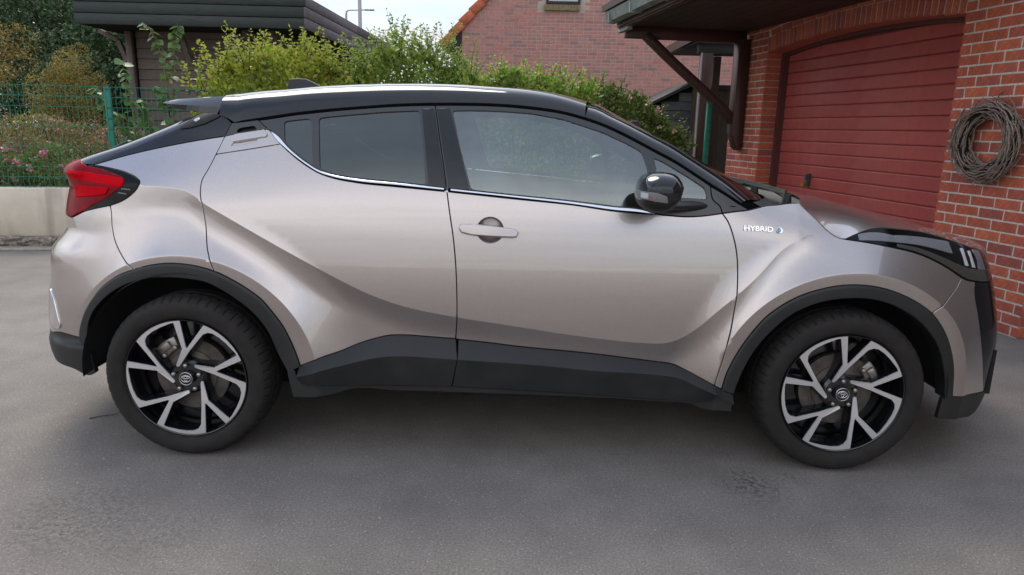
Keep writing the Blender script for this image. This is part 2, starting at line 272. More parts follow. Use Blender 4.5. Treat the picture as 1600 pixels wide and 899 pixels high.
CV = {
'rdr':[(-1.1668,1.3442),(-1.1908,1.2843),(-1.2145,1.2213),(-1.2375,1.1617),(-1.2548,1.1234),(-1.2562,1.0834),(-1.2447,1.0277),(-1.2326,0.953),(-1.2136,0.858),(-1.1997,0.8237),(-1.1845,0.7768)],
'arch_r':[(-1.7986,0.452),(-1.7929,0.4939),(-1.7803,0.5293),(-1.7494,0.5895),(-1.7051,0.6464),(-1.6631,0.6891),(-1.623,0.7182),(-1.5843,0.7411),(-1.5141,0.7686),(-1.4403,0.7903),(-1.3734,0.8006),(-1.2705,0.7963),(-1.1845,0.7768),(-1.1126,0.7444),(-1.0504,0.7081),(-1.0011,0.6711),(-0.9593,0.6203),(-0.9183,0.5594),(-0.9013,0.5224),(-0.8786,0.4642),(-0.8582,0.3977)],
'arch_r_in':[(-1.7523,0.4405),(-1.7451,0.5155),(-1.7192,0.5748),(-1.6711,0.6294),(-1.591,0.6881),(-1.5166,0.7214),(-1.4464,0.7396),(-1.3798,0.7458),(-1.2767,0.7414),(-1.2125,0.7308),(-1.1507,0.6995),(-1.0892,0.6592),(-1.0284,0.6059),(-0.9847,0.543),(-0.9491,0.4492),(-0.9097,0.3707)],
'clad_r_top':[(-0.8582,0.3977),(-0.7769,0.4322),(-0.7,0.4546),(-0.6314,0.4822),(-0.5659,0.5054),(-0.5068,0.521),(-0.4417,0.5252),(-0.3445,0.5212),(-0.2357,0.5155)],
'clad_r_mid':[(-0.8599,0.3676),(-0.7775,0.3929),(-0.6825,0.4115),(-0.5939,0.4323),(-0.5279,0.4469),(-0.482,0.4518),(-0.4232,0.4533),(-0.3189,0.4501),(-0.2252,0.4464)],
'clad_r_bot':[(-0.8581,0.3486),(-0.8452,0.3344),(-0.8253,0.3271),(-0.7916,0.3279),(-0.6727,0.3153),(-0.4775,0.3186),(-0.3588,0.321),(-0.251,0.3215)],
'bp':[(-0.339,1.4333),(-0.3063,1.2669),(-0.2897,1.1846),(-0.2753,1.1017),(-0.2587,1.002),(-0.2482,0.9413),(-0.2381,0.8579),(-0.2295,0.7071),(-0.2288,0.6164),(-0.2357,0.5155)],
'belt':[(-0.9945,1.3112),(-0.9806,1.2953),(-0.9498,1.2673),(-0.9172,1.2409),(-0.8262,1.1812),(-0.7857,1.1611),(-0.7267,1.1431),(-0.6304,1.1278),(-0.4722,1.1158),(-0.2753,1.1017),(-0.0212,1.0808),(0.228,1.0609),(0.3773,1.0425),(0.4868,1.0351),(0.5639,1.0319),(0.6561,1.027),(0.7195,1.0302),(0.7971,1.0417)],
'chrome_lo':[(-0.9937,1.315),(-0.9801,1.2978),(-0.9178,1.2463),(-0.8268,1.1873),(-0.7862,1.1659),(-0.7272,1.1489),(-0.6309,1.1346),(-0.4726,1.1236),(-0.2755,1.1082),(-0.0214,1.0878),(0.2279,1.0657),(0.3773,1.0483),(0.4867,1.0412),(0.5315,1.0361)],
'chrome_hi':[(-0.9953,1.3174),(-0.9781,1.3078),(-0.9162,1.2545),(-0.8274,1.1941),(-0.7868,1.1732),(-0.7278,1.1569),(-0.6314,1.1435),(-0.473,1.1322),(-0.2758,1.1154),(-0.0216,1.0945),(0.2278,1.0741),(0.3771,1.0586),(0.4866,1.0496),(0.5315,1.0385)],
'bk':[(-1.7386,1.1649),(-1.5956,1.2077),(-1.3937,1.2544),(-1.2589,1.2802),(-1.1851,1.292)],
'hp_top':[(-1.1851,1.292),(-1.1495,1.3003),(-1.0098,1.3222)],
'hp_bot':[(-1.2145,1.2213),(-1.0767,1.2445),(-0.9498,1.2673)],
'hp_blacktop':[(-1.1668,1.3442),(-1.1185,1.3502),(-1.0574,1.359)],
'hp_front':[(-1.0574,1.359),(-1.0098,1.3222),(-0.9945,1.3112)],
'fd':[(0.7971,1.0417),(0.8162,1.0179),(0.8426,0.9549),(0.8543,0.9122),(0.8635,0.8544),(0.8659,0.8199),(0.8654,0.7446),(0.8568,0.6489),(0.8513,0.6057),(0.8373,0.5325),(0.8228,0.4557),(0.8014,0.3629)],
'clad_f_top':[(-0.2228,0.5131),(-0.1117,0.5046),(-0.0085,0.4941),(0.3141,0.4695),(0.574,0.4409),(0.6265,0.4347),(0.655,0.4278),(0.678,0.4175),(0.7397,0.3904),(0.8014,0.3629)],
'clad_f_mid':[(-0.2227,0.4462),(-0.0073,0.438),(0.1483,0.4287),(0.3171,0.4153),(0.5118,0.4075),(0.6162,0.3988),(0.6611,0.3921),(0.7113,0.3725),(0.8005,0.3431)],
'clad_f_bot':[(-0.2457,0.3217),(-0.0047,0.316),(0.3877,0.3001),(0.6495,0.2888),(0.7465,0.2945),(0.7803,0.306),(0.7958,0.3241)],
'sill_top_f':[(0.8014,0.3629),(0.833,0.3474),(0.8781,0.3269)],
'sill_mid_f':[(0.8005,0.3431),(0.8803,0.3023)],
'sill_bot':[(-0.8894,0.2702),(-0.8073,0.2742),(-0.7346,0.2811),(-0.6734,0.2956),(-0.4779,0.2935),(-0.2667,0.2951),(-0.0042,0.293),(0.3884,0.2862),(0.6247,0.2761),(0.7336,0.2735),(0.7579,0.2652),(0.8071,0.2656),(0.8739,0.26)],
'sill_hi':[(-0.9097,0.3707),(-0.8839,0.3817),(-0.8691,0.3475),(-0.8453,0.3319),(-0.7917,0.3257),(-0.4776,0.3164),(-0.251,0.3193),(-0.0047,0.3135),(0.3879,0.2973),(0.6497,0.2866),(0.7467,0.2923),(0.7871,0.3062),(0.8035,0.3392),(0.8791,0.316)],
'fender_top':[(0.7971,1.0417),(0.8521,1.049),(0.9043,1.0546),(0.9516,1.0651),(0.9753,1.0707),(1.0207,1.074),(1.0766,1.0801),(1.119,1.0823)],
'hood_line':[(1.119,1.0823),(1.148,1.0523),(1.1848,1.0178),(1.2187,0.9831),(1.2478,0.9616),(1.2657,0.9543),(1.2845,0.9515)],
'hl_lo':[(1.2845,0.9515),(1.3671,0.9412),(1.4638,0.9249),(1.5973,0.8937),(1.6954,0.8512),(1.7847,0.8025),(1.8125,0.7903),(1.8721,0.7785),(1.9639,0.7649)],
'hl_hi':[(1.2845,0.9515),(1.3423,0.9722),(1.3975,0.9864),(1.4368,0.9916),(1.5205,0.9878),(1.6309,0.9741),(1.7176,0.9548),(1.8271,0.9252),(1.8766,0.9093),(1.9843,0.8782),(2.033,0.8499)],
'fb':[(1.7847,0.8025),(1.7554,0.7658),(1.7248,0.7448),(1.6723,0.7105),(1.6552,0.7),(1.626,0.6778)],
'arch_f':[(0.833,0.3474),(0.8467,0.4117),(0.8693,0.4723),(0.8987,0.5329),(0.9464,0.611),(0.9735,0.647),(1.03,0.6967),(1.0879,0.7332),(1.1773,0.7666),(1.2745,0.7848),(1.3431,0.7852),(1.4263,0.7726),(1.5052,0.7467),(1.5731,0.7133),(1.626,0.6778),(1.6798,0.619),(1.7321,0.531),(1.7624,0.4482),(1.782,0.3228)],
'arch_f_in':[(0.8808,0.3323),(0.8955,0.3868),(0.9209,0.4578),(0.9574,0.5324),(1.0169,0.6112),(1.0668,0.661),(1.1549,0.7079),(1.2816,0.7342),(1.384,0.7309),(1.4561,0.7127),(1.5173,0.6852),(1.5888,0.6367),(1.6522,0.571),(1.6983,0.49),(1.7259,0.4078),(1.7429,0.3195)],
'f_lip':[(1.782,0.3228),(1.8921,0.3055),(2.0471,0.2733)],
'f_bot':[(1.7322,0.2287),(1.8136,0.2149),(1.9597,0.175)],
'rb':[(-1.6388,1.0111),(-1.6314,0.9764),(-1.6269,0.9265),(-1.6129,0.8804),(-1.5908,0.8419),(-1.5694,0.8165),(-1.5141,0.7686)],
'tl_back':[(-1.6388,1.0111),(-1.5853,1.0313),(-1.5503,1.0545),(-1.5197,1.0868),(-1.5135,1.1053),(-1.5303,1.1199),(-1.5813,1.1399),(-1.6568,1.155),(-1.7386,1.1649)],
'tl_low':[(-1.6388,1.0111),(-1.7135,0.9948),(-1.7714,0.9786),(-1.7988,0.9663),(-1.8466,0.9485)],
'lens_hi':[(-1.889,1.1791),(-1.8169,1.183),(-1.798,1.1731),(-1.7639,1.1606),(-1.6916,1.1515),(-1.5948,1.1249),(-1.5763,1.1096)],
'lens_lo':[(-1.5763,1.1096),(-1.5851,1.0886),(-1.6569,1.0381),(-1.7145,1.0129),(-1.7546,0.9886),(-1.8013,0.9711),(-1.8466,0.9524)],
'lens_ridge':[(-1.8652,1.1269),(-1.7439,1.1211),(-1.6495,1.111),(-1.5746,1.1036)],
'lens_in':[(-1.8196,1.0818),(-1.6416,1.0804),(-1.6569,1.0557),(-1.819,1.0356)],
'r_lip':[(-1.9694,0.458),(-1.9051,0.4738),(-1.845,0.4707),(-1.7968,0.4651)],
'r_mid':[(-1.9752,0.4378),(-1.8947,0.446),(-1.8077,0.4425),(-1.7555,0.4375)],
'r_bot':[(-1.9364,0.3281),(-1.8516,0.3241),(-1.7598,0.3055),(-1.7367,0.3207)],
'reflex':[(-1.9679,0.6477),(-1.9272,0.6107),(-1.8983,0.5146),(-1.8985,0.498),(-1.9147,0.4873),(-1.9479,0.4938),(-1.9744,0.5083)],
'gap':[(-1.2042,1.3715),(-1.1827,1.3578),(-1.167,1.3454),(-1.1189,1.3527),(-1.0579,1.3628),(-1.0131,1.37),(-0.9083,1.3873),(-0.8039,1.4007),(-0.7,1.4116),(-0.5966,1.4212),(-0.4936,1.4301),(-0.3907,1.4353),(-0.3393,1.4373),(-0.2364,1.4395),(-0.0821,1.4387),(0.0465,1.4307),(0.1747,1.4145),(0.2386,1.3996),(0.3327,1.3703),(0.4285,1.329),(0.4786,1.3042),(0.541,1.2725),(0.6132,1.2363),(0.6898,1.1895),(0.7516,1.151),(0.815,1.1145),(0.8741,1.079)],
'frame_top':[(-1.057,1.3565),(-1.0121,1.363),(-0.9074,1.3802),(-0.8031,1.3936),(-0.6993,1.4053),(-0.596,1.4149),(-0.4931,1.4235),(-0.3902,1.4287),(-0.3388,1.4305),(-0.236,1.4326),(-0.0819,1.4318),(0.0466,1.4237),(0.1748,1.4077),(0.2386,1.3925),(0.3326,1.3634),(0.4284,1.3216),(0.4785,1.2969),(0.5408,1.2652),(0.613,1.229),(0.6896,1.1827),(0.7514,1.1438)],
'tri_top':[(0.7514,1.1438),(0.8148,1.1085),(0.8738,1.073),(0.9044,1.057)],
'tri_front':[(0.7514,1.1438),(0.7632,1.0892),(0.7883,1.0687),(0.7971,1.046)],
'gl_front':[(-0.2709,1.4127),(-0.1903,1.4162),(-0.0813,1.4154),(0.0469,1.4091),(0.1748,1.3887),(0.2386,1.3696),(0.3336,1.3406),(0.428,1.2995),(0.4855,1.2701),(0.4975,1.24),(0.5142,1.1835),(0.5411,1.0675),(0.5314,1.0421),(0.4866,1.0508),(0.3771,1.0598),(0.2277,1.0753),(-0.0216,1.0957),(-0.1829,1.1098),(-0.2097,1.1936),(-0.2331,1.2684),(-0.2519,1.3444)],
'gl_qtr':[(0.5294,1.2492),(0.5715,1.2318),(0.6582,1.1821),(0.7325,1.1362),(0.7419,1.092),(0.6445,1.096),(0.566,1.0968),(0.5489,1.1541),(0.5409,1.1925)],
'gl_rear':[(-0.8073,1.3728),(-0.7491,1.381),(-0.6845,1.3879),(-0.543,1.4023),(-0.398,1.4113),(-0.3758,1.2654),(-0.3572,1.1245),(-0.4731,1.1332),(-0.6315,1.1447),(-0.7279,1.1581),(-0.7833,1.1769),(-0.7938,1.2586)],
'gl_rqtr':[(-0.9496,1.3566),(-0.8922,1.3648),(-0.8426,1.3706),(-0.8338,1.3635),(-0.8195,1.2555),(-0.8088,1.1885),(-0.8277,1.1965),(-0.9164,1.257),(-0.9386,1.2775)],
'bp_r':[(-0.3892,1.414),(-0.343,1.4162),(-0.3139,1.2667),(-0.2831,1.1184),(-0.3459,1.1235),(-0.367,1.2656)],
'bp_f':[(-0.3289,1.4165),(-0.2802,1.4188),(-0.2356,1.2684),(-0.1929,1.1112),(-0.2668,1.1156),(-0.2987,1.267)],
'rh_bar':[(-1.1467,1.2996),(-1.025,1.3193),(-1.011,1.3038),(-1.0141,1.2968),(-1.0461,1.2916),(-1.1021,1.2818),(-1.1496,1.2732)],
'rh_hole':[(-1.1439,1.3092),(-1.1413,1.3194),(-1.1315,1.3269),(-1.0693,1.3378),(-1.0519,1.3195),(-1.0967,1.311),(-1.1419,1.3042)],
'rh_scoop':[(-1.1639,1.2511),(-1.1486,1.2715),(-1.1019,1.28),(-1.0467,1.2895),(-1.0535,1.2704),(-1.1056,1.2588)],
'blk_slot':[(0.8228,1.0703),(0.8397,1.0716),(0.8578,1.0682),(0.8551,1.0639),(0.8318,1.0649)],
'dh_bar':[(-0.2166,0.9787),(-0.1756,0.9825),(-0.0933,0.9761),(-0.0085,0.9655),(0.0029,0.9543),(-0.003,0.9432),(-0.0179,0.9421),(-0.1051,0.9446),(-0.1749,0.9479),(-0.2124,0.9561),(-0.2201,0.9688)],
'nose_dark':[(1.8679,0.779),(1.8669,0.7419),(1.894,0.6489),(1.9307,0.5382),(1.9769,0.4183),(2.0373,0.2783)],
'sp_brk':[(-1.3895,1.3179),(-1.3481,1.3561),(-1.3201,1.3818),(-1.2365,1.3786),(-1.2182,1.3725),(-1.2824,1.3406),(-1.3414,1.3241)],
'sp_spot':[(-1.3329,1.3537),(-1.3155,1.3631),(-1.3067,1.3581),(-1.3211,1.3475)],
'tl_mark_a':[(-1.585,1.0786),(-1.5469,1.0764)],
'tl_mark_b':[(-1.5988,1.063),(-1.5633,1.0591)],
'crease':[(-1.5469,1.0922),(-1.4656,1.0921),(-1.357,1.0855),(-1.2966,1.0727),(-1.2452,1.0378),(-1.1507,0.9895),(-1.0206,0.9222),(-0.869,0.8419),(-0.7059,0.7581),(-0.5613,0.6919),(-0.4224,0.6478),(-0.2387,0.6148),(-0.0101,0.5835),(0.2451,0.5485),(0.5009,0.5251),(0.5776,0.5226),(0.6342,0.5337),(0.7177,0.5872),(0.7918,0.6612),(0.8608,0.7255),(0.9076,0.7712),(0.9677,0.8336),(1.0106,0.8852),(1.0662,0.9298),(1.1358,0.9641),(1.2128,0.9877)]}
def sst(a, b, x):
    t = np.clip((x-a)/(b-a), 0, 1); return t*t*(3-2*t)
def pchip(xk, yk, x):
    xk = np.asarray(xk, float); yk = np.asarray(yk, float); x = np.asarray(x, float)
    h = np.diff(xk); d = np.diff(yk)/h
    m = np.zeros_like(yk); m[0] = d[0]; m[-1] = d[-1]
    for i in range(1, len(xk)-1):
        if d[i-1]*d[i] > 0:
            w1 = 2*h[i]+h[i-1]; w2 = h[i]+2*h[i-1]; m[i] = (w1+w2)/(w1/d[i-1]+w2/d[i])
    i = np.clip(np.searchsorted(xk, x)-1, 0, len(h)-1)
    t = (np.clip(x, xk[0], xk[-1])-xk[i])/h[i]
    return (2*t**3-3*t**2+1)*yk[i]+(t**3-2*t**2+t)*h[i]*m[i]+(-2*t**3+3*t**2)*yk[i+1]+(t**3-t**2)*h[i]*m[i+1]
TZ = [-.2, .45, .56, .70, .82, .95, 1.03, 1.08, 1.2, 1.35, 1.7]
TA = [0, 0, -2, 2.0, 6.0, 10, 15, 19, 24, 28, 36]           # lean of the side, degrees
_zz = np.linspace(-.2, 1.7, 400)
_q = np.concatenate([[0], np.cumsum(np.tan(np.radians(np.interp(_zz, TZ, TA)))[:-1]*np.diff(_zz))])
_q = _q-np.interp(.56, _zz, _q)
_cx = np.linspace(CREASE[0][0], CREASE[-1][0], 600)
_cz = np.convolve(np.pad(pchip([c[0] for c in CREASE], [c[1] for c in CREASE], _cx), 4, mode='edge'), np.ones(9)/9, 'valid')
_cd = np.convolve(np.pad(np.gradient(_cz, _cx), 15, mode='edge'), np.ones(31)/31, 'valid')
AF, BR, BF = .62, .62, .62
def ar(z): return .46-.22*sst(1.08, 1.24, z)
WHEEL_R, WHEEL_F, WHEEL_Z = -1.32, 1.32, .335
RING = .497
def half_width(x, z):
    x = np.asarray(x, float); z = np.asarray(z, float)
    y = .858-np.interp(z, _zz, _q)
    y = y-.030*(np.clip(-x-.1, 0, 9)/1.2)**2-.022*(np.clip(x-.3, 0, 9)/1.0)**2
    y = y-sst(.95, 1.3, z)*.07*(np.clip(-x-.35, 0, 9)/1.2)**2
    c = np.interp(x, _cx, _cz); cd = np.interp(x, _cx, _cd); d = (c-z)/np.sqrt(1+cd*cd)
    amp = sst(-1.98, -1.66, x)*(1-sst(.88, 1.36, x)); D = .034-.013*sst(-.9, .2, x)-.008*sst(.8, 1.1, x)
    f_ = np.clip(d/(.115-.045*sst(.5, 1.0, x)), 0, 1); y = y-amp*D*1.5*(f_-f_**3/3)
    rr = np.hypot((x-WHEEL_R)*.93, z-WHEEL_Z); rf = np.hypot((x-WHEEL_F)*.95, z-WHEEL_Z)
    y = y+(.062*np.clip(1-(rr-RING)/.19, 0, 1)**1.7*(rr > RING)+(.062-.10*(RING-rr))*(rr <= RING))*(rr < 1)*(1-sst(-.25, .30, -x-1.62))*sst(.1, .45, rr)
    y = y+(.058*np.clip(1-(rf-RING)/.17, 0, 1)**1.7*(rf > RING)+(.058-.10*(RING-rf))*(rf <= RING))*(rf < 1)*(1-.8*sst(.0, .4, x-1.68))*sst(.1, .45, rf)
    zh = np.interp(x, [h[0] for h in HOODL], [h[1] for h in HOODL])
    y = y-2.1*np.clip(z-(zh-.16), 0, .4)**2*sst(.75, 1.15, x)
    u = np.clip((pchip(XR_Z, XR, z)+ar(z)-x)/ar(z), 0, .9999); n_ = 2.3+1.1*sst(1.05, 1.2, z); y = y-BR*(1-(1-u**n_)**(1/n_))
    u = np.clip((x-pchip(XF_Z, XF, z)+AF)/AF, 0, .9999); y = y-BF*(1-(1-u**2.2)**(1/2.2))
    return y
def side_normal(x, z, e=.0015):
    gx = (half_width(x+e, z)-half_width(x-e, z))/(2*e); gz = (half_width(x, z+e)-half_width(x, z-e))/(2*e)
    n = np.stack([-gx, -np.ones_like(gx), -gz], 1); return n/np.linalg.norm(n, axis=1)[:, None]
def rear_lim(z, u=.985): return float(pchip(XR_Z, XR, z))+float(ar(z))*(1-u)
def front_lim(z, u=.985): return float(pchip(XF_Z, XF, z))-AF*(1-u)
def spline(P, step=.012):
    """smooth curve through the points, sampled about every step metres"""
    P = np.asarray(P, float)
    if len(P) < 3:
        n = max(1, int(np.linalg.norm(P[-1]-P[0])/step)); t = np.linspace(0, 1, n+1)[:, None]; return P[0]*(1-t)+P[-1]*t
    s = np.concatenate([[0], np.cumsum(np.linalg.norm(np.diff(P, axis=0), axis=1))])
    t = np.linspace(0, s[-1], max(2, int(s[-1]/step)+1))
    return np.stack([pchip_c(s, P[:, i], t) for i in range(P.shape[1])], 1)
def pchip_c(xk, yk, x):
    """Catmull-Rom style cubic with slightly tightened tangents"""
    h = np.diff(xk); d = np.diff(yk)/h; m = np.empty_like(yk); m[0] = d[0]; m[-1] = d[-1]
    m[1:-1] = (d[:-1]*h[1:]+d[1:]*h[:-1])/(h[1:]+h[:-1])
    i = np.clip(np.searchsorted(xk, x)-1, 0, len(h)-1); t = (x-xk[i])/h[i]
    return (2*t**3-3*t**2+1)*yk[i]+(t**3-2*t**2+t)*h[i]*m[i]+(-2*t**3+3*t**2)*yk[i+1]+(t**3-t**2)*h[i]*m[i+1]
def cut(name, a=None, b=None):
    """piece of a named curve between the points nearest to a and b (x, z), in that direction"""
    P = spline(CV[name]) if isinstance(name, str) else np.asarray(name)
    i = 0 if a is None else int(np.argmin(np.linalg.norm(P-np.asarray(a), axis=1)))
    j = len(P)-1 if b is None else int(np.argmin(np.linalg.norm(P-np.asarray(b), axis=1)))
    return P[i:j+1] if i <= j else P[j:i+1][::-1]
def loop(*cs, closed_spline=False):
    out = []
    for c in cs:
        for p in (spline(CV[c]) if isinstance(c, str) else np.asarray(c, float)):
            if not out or np.hypot(out[-1][0]-p[0], out[-1][1]-p[1]) > .004: out.append((float(p[0]), float(p[1])))
    while len(out) > 3 and np.hypot(out[0][0]-out[-1][0], out[0][1]-out[-1][1]) < .004: out.pop()
    full = []
    for a, b in zip(out, out[1:]+out[:1]):          # no long straight edges: every edge must follow the curved side
        m = max(1, int(math.hypot(b[0]-a[0], b[1]-a[1])/.014)); full += [(a[0]+(b[0]-a[0])*k/m, a[1]+(b[1]-a[1])*k/m) for k in range(m)]
    return np.array(full)
def closed(name, step=.006):
    """closed outline with small rounded corners"""
    P = np.asarray(CV[name], float); P = np.vstack([P, P[:1]]); s = np.concatenate([[0], np.cumsum(np.linalg.norm(np.diff(P, axis=0), axis=1))])
    n = max(24, int(s[-1]/step)); t = np.linspace(0, s[-1], n, endpoint=False); Q = np.stack([np.interp(t, s, P[:, i]) for i in range(2)], 1)
    for _ in range(2 if s[-1] < .5 else 5): Q = .5*Q+.25*(np.roll(Q, 1, axis=0)+np.roll(Q, -1, axis=0))
    return Q
def area(P): x, y = P[:, 0], P[:, 1]; return .5*float(np.sum(x*np.roll(y, -1)-np.roll(x, -1)*y))
def inset(P, d):
    P = P if area(P) > 0 else P[::-1]
    a = P-np.roll(P, 1, axis=0); b = np.roll(P, -1, axis=0)-P
    a /= np.linalg.norm(a, axis=1)[:, None]+1e-9; b /= np.linalg.norm(b, axis=1)[:, None]+1e-9
    n = np.stack([-a[:, 1]-b[:, 1], a[:, 0]+b[:, 0]], 1); n /= np.linalg.norm(n, axis=1)[:, None]+1e-9
    k = np.clip(n[:, 0]*-a[:, 1]+n[:, 1]*a[:, 0], .5, 1)[:, None]
    return P+n*d/k
def inside(Q, P):
    x, y = Q[:, 0], Q[:, 1]; c = np.zeros(len(Q), bool)
    for (x1, y1), (x2, y2) in zip(P, np.roll(P, -1, axis=0)):
        if y1 == y2: continue
        m = ((y1 > y) != (y2 > y)) & (x < (x2-x1)*(y-y1)/(y2-y1)+x1); c ^= m
    return c
def edge_dist(Q, P):
    d = np.full(len(Q), 9.)
    for a, b in zip(P, np.roll(P, -1, axis=0)):
        ab = b-a; t = np.clip(((Q-a)@ab)/(ab@ab+1e-12), 0, 1); d = np.minimum(d, np.linalg.norm(Q-a-t[:, None]*ab, axis=1))
    return d
def crease_points():
    """rows of mesh points that run along the body crease, so that it stays crisp"""
    x = np.arange(-1.75, 1.45, .012); z = np.interp(x, _cx, _cz); d = np.interp(x, _cx, _cd); n = np.stack([-d, np.ones_like(d)], 1)/np.sqrt(1+d*d)[:, None]
    a = np.linspace(math.radians(-25), math.radians(205), 150)
    rings = [np.stack([wx+r*np.cos(a)/k, WHEEL_Z+r*np.sin(a)], 1) for wx, k in ((WHEEL_R, .93), (WHEEL_F, .95)) for r in (RING-.012, RING-.0012, RING+.0012, RING+.010, RING+.022)]
    return np.vstack(rings+[np.stack([x, z], 1)+n*o for o in (-.032, -.022, -.013, -.006, -.0015, .0015, .010, .022)])
def panel(name, outer, mat, parent, off=0.0, holes=(), gap=.0038, step=.024, depth=.02, offf=None, mirror=True, hole_depth=None, fillet=.0025):
    """a sheet cut out of the body side: outline in (x, z), lifted on the side surface, with edges turned in"""
    O = inset(outer, gap); H = [h if area(h) > 0 else h[::-1] for h in holes]
    z0, z1 = O[:, 1].min(), O[:, 1].max(); x0, x1 = O[:, 0].min(), O[:, 0].max(); pts = []
    for z in np.arange(z0+step*.4, z1, step):
        xr, xf = float(pchip(XR_Z, XR, z)), float(pchip(XF_Z, XF, z))
        xs = [x for x in np.arange(x0, x1, step) if xr+ar(z)*.75 < x < xf-AF*.75]
        th = np.linspace(.03, .995, 26); xs += list(xr+ar(z)*(1-np.sin(th*PI/2)**.8)) + list(xf-AF*(1-np.sin(th*PI/2)**.8))
        pts += [(x, z) for x in xs if x0 < x < x1]
    Q = np.array(pts).reshape(-1, 2)
    cr = crease_points() if mat is M['paint'] else np.zeros((0, 2))
    if len(cr):
        if len(Q):
            dc = np.abs(np.interp(Q[:, 0], _cx, _cz)-Q[:, 1])/np.sqrt(1+np.interp(Q[:, 0], _cx, _cd)**2); Q = Q[(dc > .030) & (np.abs(np.hypot((Q[:, 0]-WHEEL_R)*.93, Q[:, 1]-WHEEL_Z)-RING) > .018) & (np.abs(np.hypot((Q[:, 0]-WHEEL_F)*.95, Q[:, 1]-WHEEL_Z)-RING) > .018)]
        Q = np.vstack([Q.reshape(-1, 2), cr])
    if len(Q):
        k = inside(Q, O) & (edge_dist(Q, O) > .006)
        for h in H: k &= ~inside(Q, h) & (edge_dist(Q, h) > .006)
        Q = Q[k]
    loops = [O]+H; V2 = [Vector((float(a), float(b))) for L in loops for a, b in L] + [Vector((float(a), float(b))) for a, b in Q]
    E = []; b = 0
    for L in loops: E += [(b+i, b+(i+1) % len(L)) for i in range(len(L))]; b += len(L)
    v, e, f, _, _, _ = delaunay_2d_cdt(V2, E, [], 0, 1e-6)
    P = np.array([tuple(q) for q in v]); T = np.array([t for t in f if len(t) == 3])
    cen = P[T].mean(axis=1); k = inside(cen, O)
    for h in H: k &= ~inside(cen, h)
    T = T[k]
    def lift(P2, extra=0.0):
        o = off+(offf(P2[:, 0], P2[:, 1]) if offf else 0.0)
        return np.stack([P2[:, 0], -(half_width(P2[:, 0], P2[:, 1])+o+extra), P2[:, 1]], 1)
    V = lift(P); N = side_normal(P[:, 0], P[:, 1])
    if offf:
        ee = .003; g = lambda a, c: half_width(a, c)+offf(a, c)
        N = np.stack([-(g(P[:, 0]+ee, P[:, 1])-g(P[:, 0]-ee, P[:, 1]))/(2*ee), -np.ones(len(P)), -(g(P[:, 0], P[:, 1]+ee)-g(P[:, 0], P[:, 1]-ee))/(2*ee)], 1)
        N /= np.linalg.norm(N, axis=1)[:, None]
    # face the camera side (-y)
    a = np.cross(V[T[:, 1]]-V[T[:, 0]], V[T[:, 2]]-V[T[:, 0]]); fl = a[:, 1] > 0; T[fl] = T[fl][:, ::-1]
    VV = [V]; NN = [N]; F = [tuple(t) for t in T]; b = len(V)
    for li, L in enumerate(loops):
        n = len(L); dd = depth if li == 0 or hole_depth is None else hole_depth
        t = np.roll(L, -1, axis=0)-np.roll(L, 1, axis=0); t /= np.linalg.norm(t, axis=1)[:, None]+1e-9
        o2 = np.stack([t[:, 1], -t[:, 0]], 1)*(1 if li == 0 else -1)            # outward in the (x, z) plane
        base = lift(L); sn = side_normal(L[:, 0], L[:, 1]); on = np.stack([o2[:, 0], np.zeros(n), o2[:, 1]], 1)
        mid = sn+on; mid /= np.linalg.norm(mid, axis=1)[:, None]
        r1 = base+0; r2 = base+on*fillet*.7-sn*fillet*.3; r3 = base+on*fillet-sn*fillet; r4 = base+on*fillet-sn*dd
        for R_, n_ in ((r1, sn), (r2, mid), (r3, on), (r4, on)): VV.append(R_); NN.append(n_)
        for k_ in range(3):
            for i in range(n):
                j = (i+1) % n; q = (b+k_*n+i, b+(k_+1)*n+i, b+(k_+1)*n+j, b+k_*n+j)
                F.append(q if li == 0 else q[::-1])
        b += 4*n
    V = np.vstack(VV); N = np.vstack(NN)
    return both(name, V, F, mat, parent, N, mirror)
FAR = {}     # near part -> its mirror image on the far side
def both(name, V, F, mat, parent, N=None, mirror=True, mi=None, smooth=True, sharp=None):
    V = np.asarray(V, float)
    o = mesh(name, V, F, mat, parent, smooth, N, mi, sharp)
    if mirror:
        W = V*np.array([1, -1, 1]); G = [f[::-1] for f in F]
        far = mesh(name, W, G, mat, FAR.get(parent.name, parent), smooth, None if N is None else N*np.array([1, -1, 1]), mi, sharp)
        FAR[o.name] = far
    return o
def surf(P, off=0.0):
    P = np.asarray(P, float); return np.stack([P[:, 0], -(half_width(P[:, 0], P[:, 1])+off), P[:, 1]], 1)
def strip(name, rows, mat, parent, mirror=True, sharp=40, flip=False, thick=0.0):
    """loft through rows of equal point count"""
    V = np.vstack(rows); n = len(rows[0]); F = []
    for k in range(len(rows)-1):
        for i in range(n-1):
            q = (k*n+i, k*n+i+1, (k+1)*n+i+1, (k+1)*n+i); F.append(q[::-1] if flip else q)
    return both(name, V, F, mat, parent, None, mirror, None, True, sharp)
def resamp(P, n):
    P = np.asarray(P, float); s = np.concatenate([[0], np.cumsum(np.linalg.norm(np.diff(P, axis=0), axis=1))])
    t = np.linspace(0, s[-1], n); return np.stack([np.interp(t, s, P[:, i]) for i in range(P.shape[1])], 1)

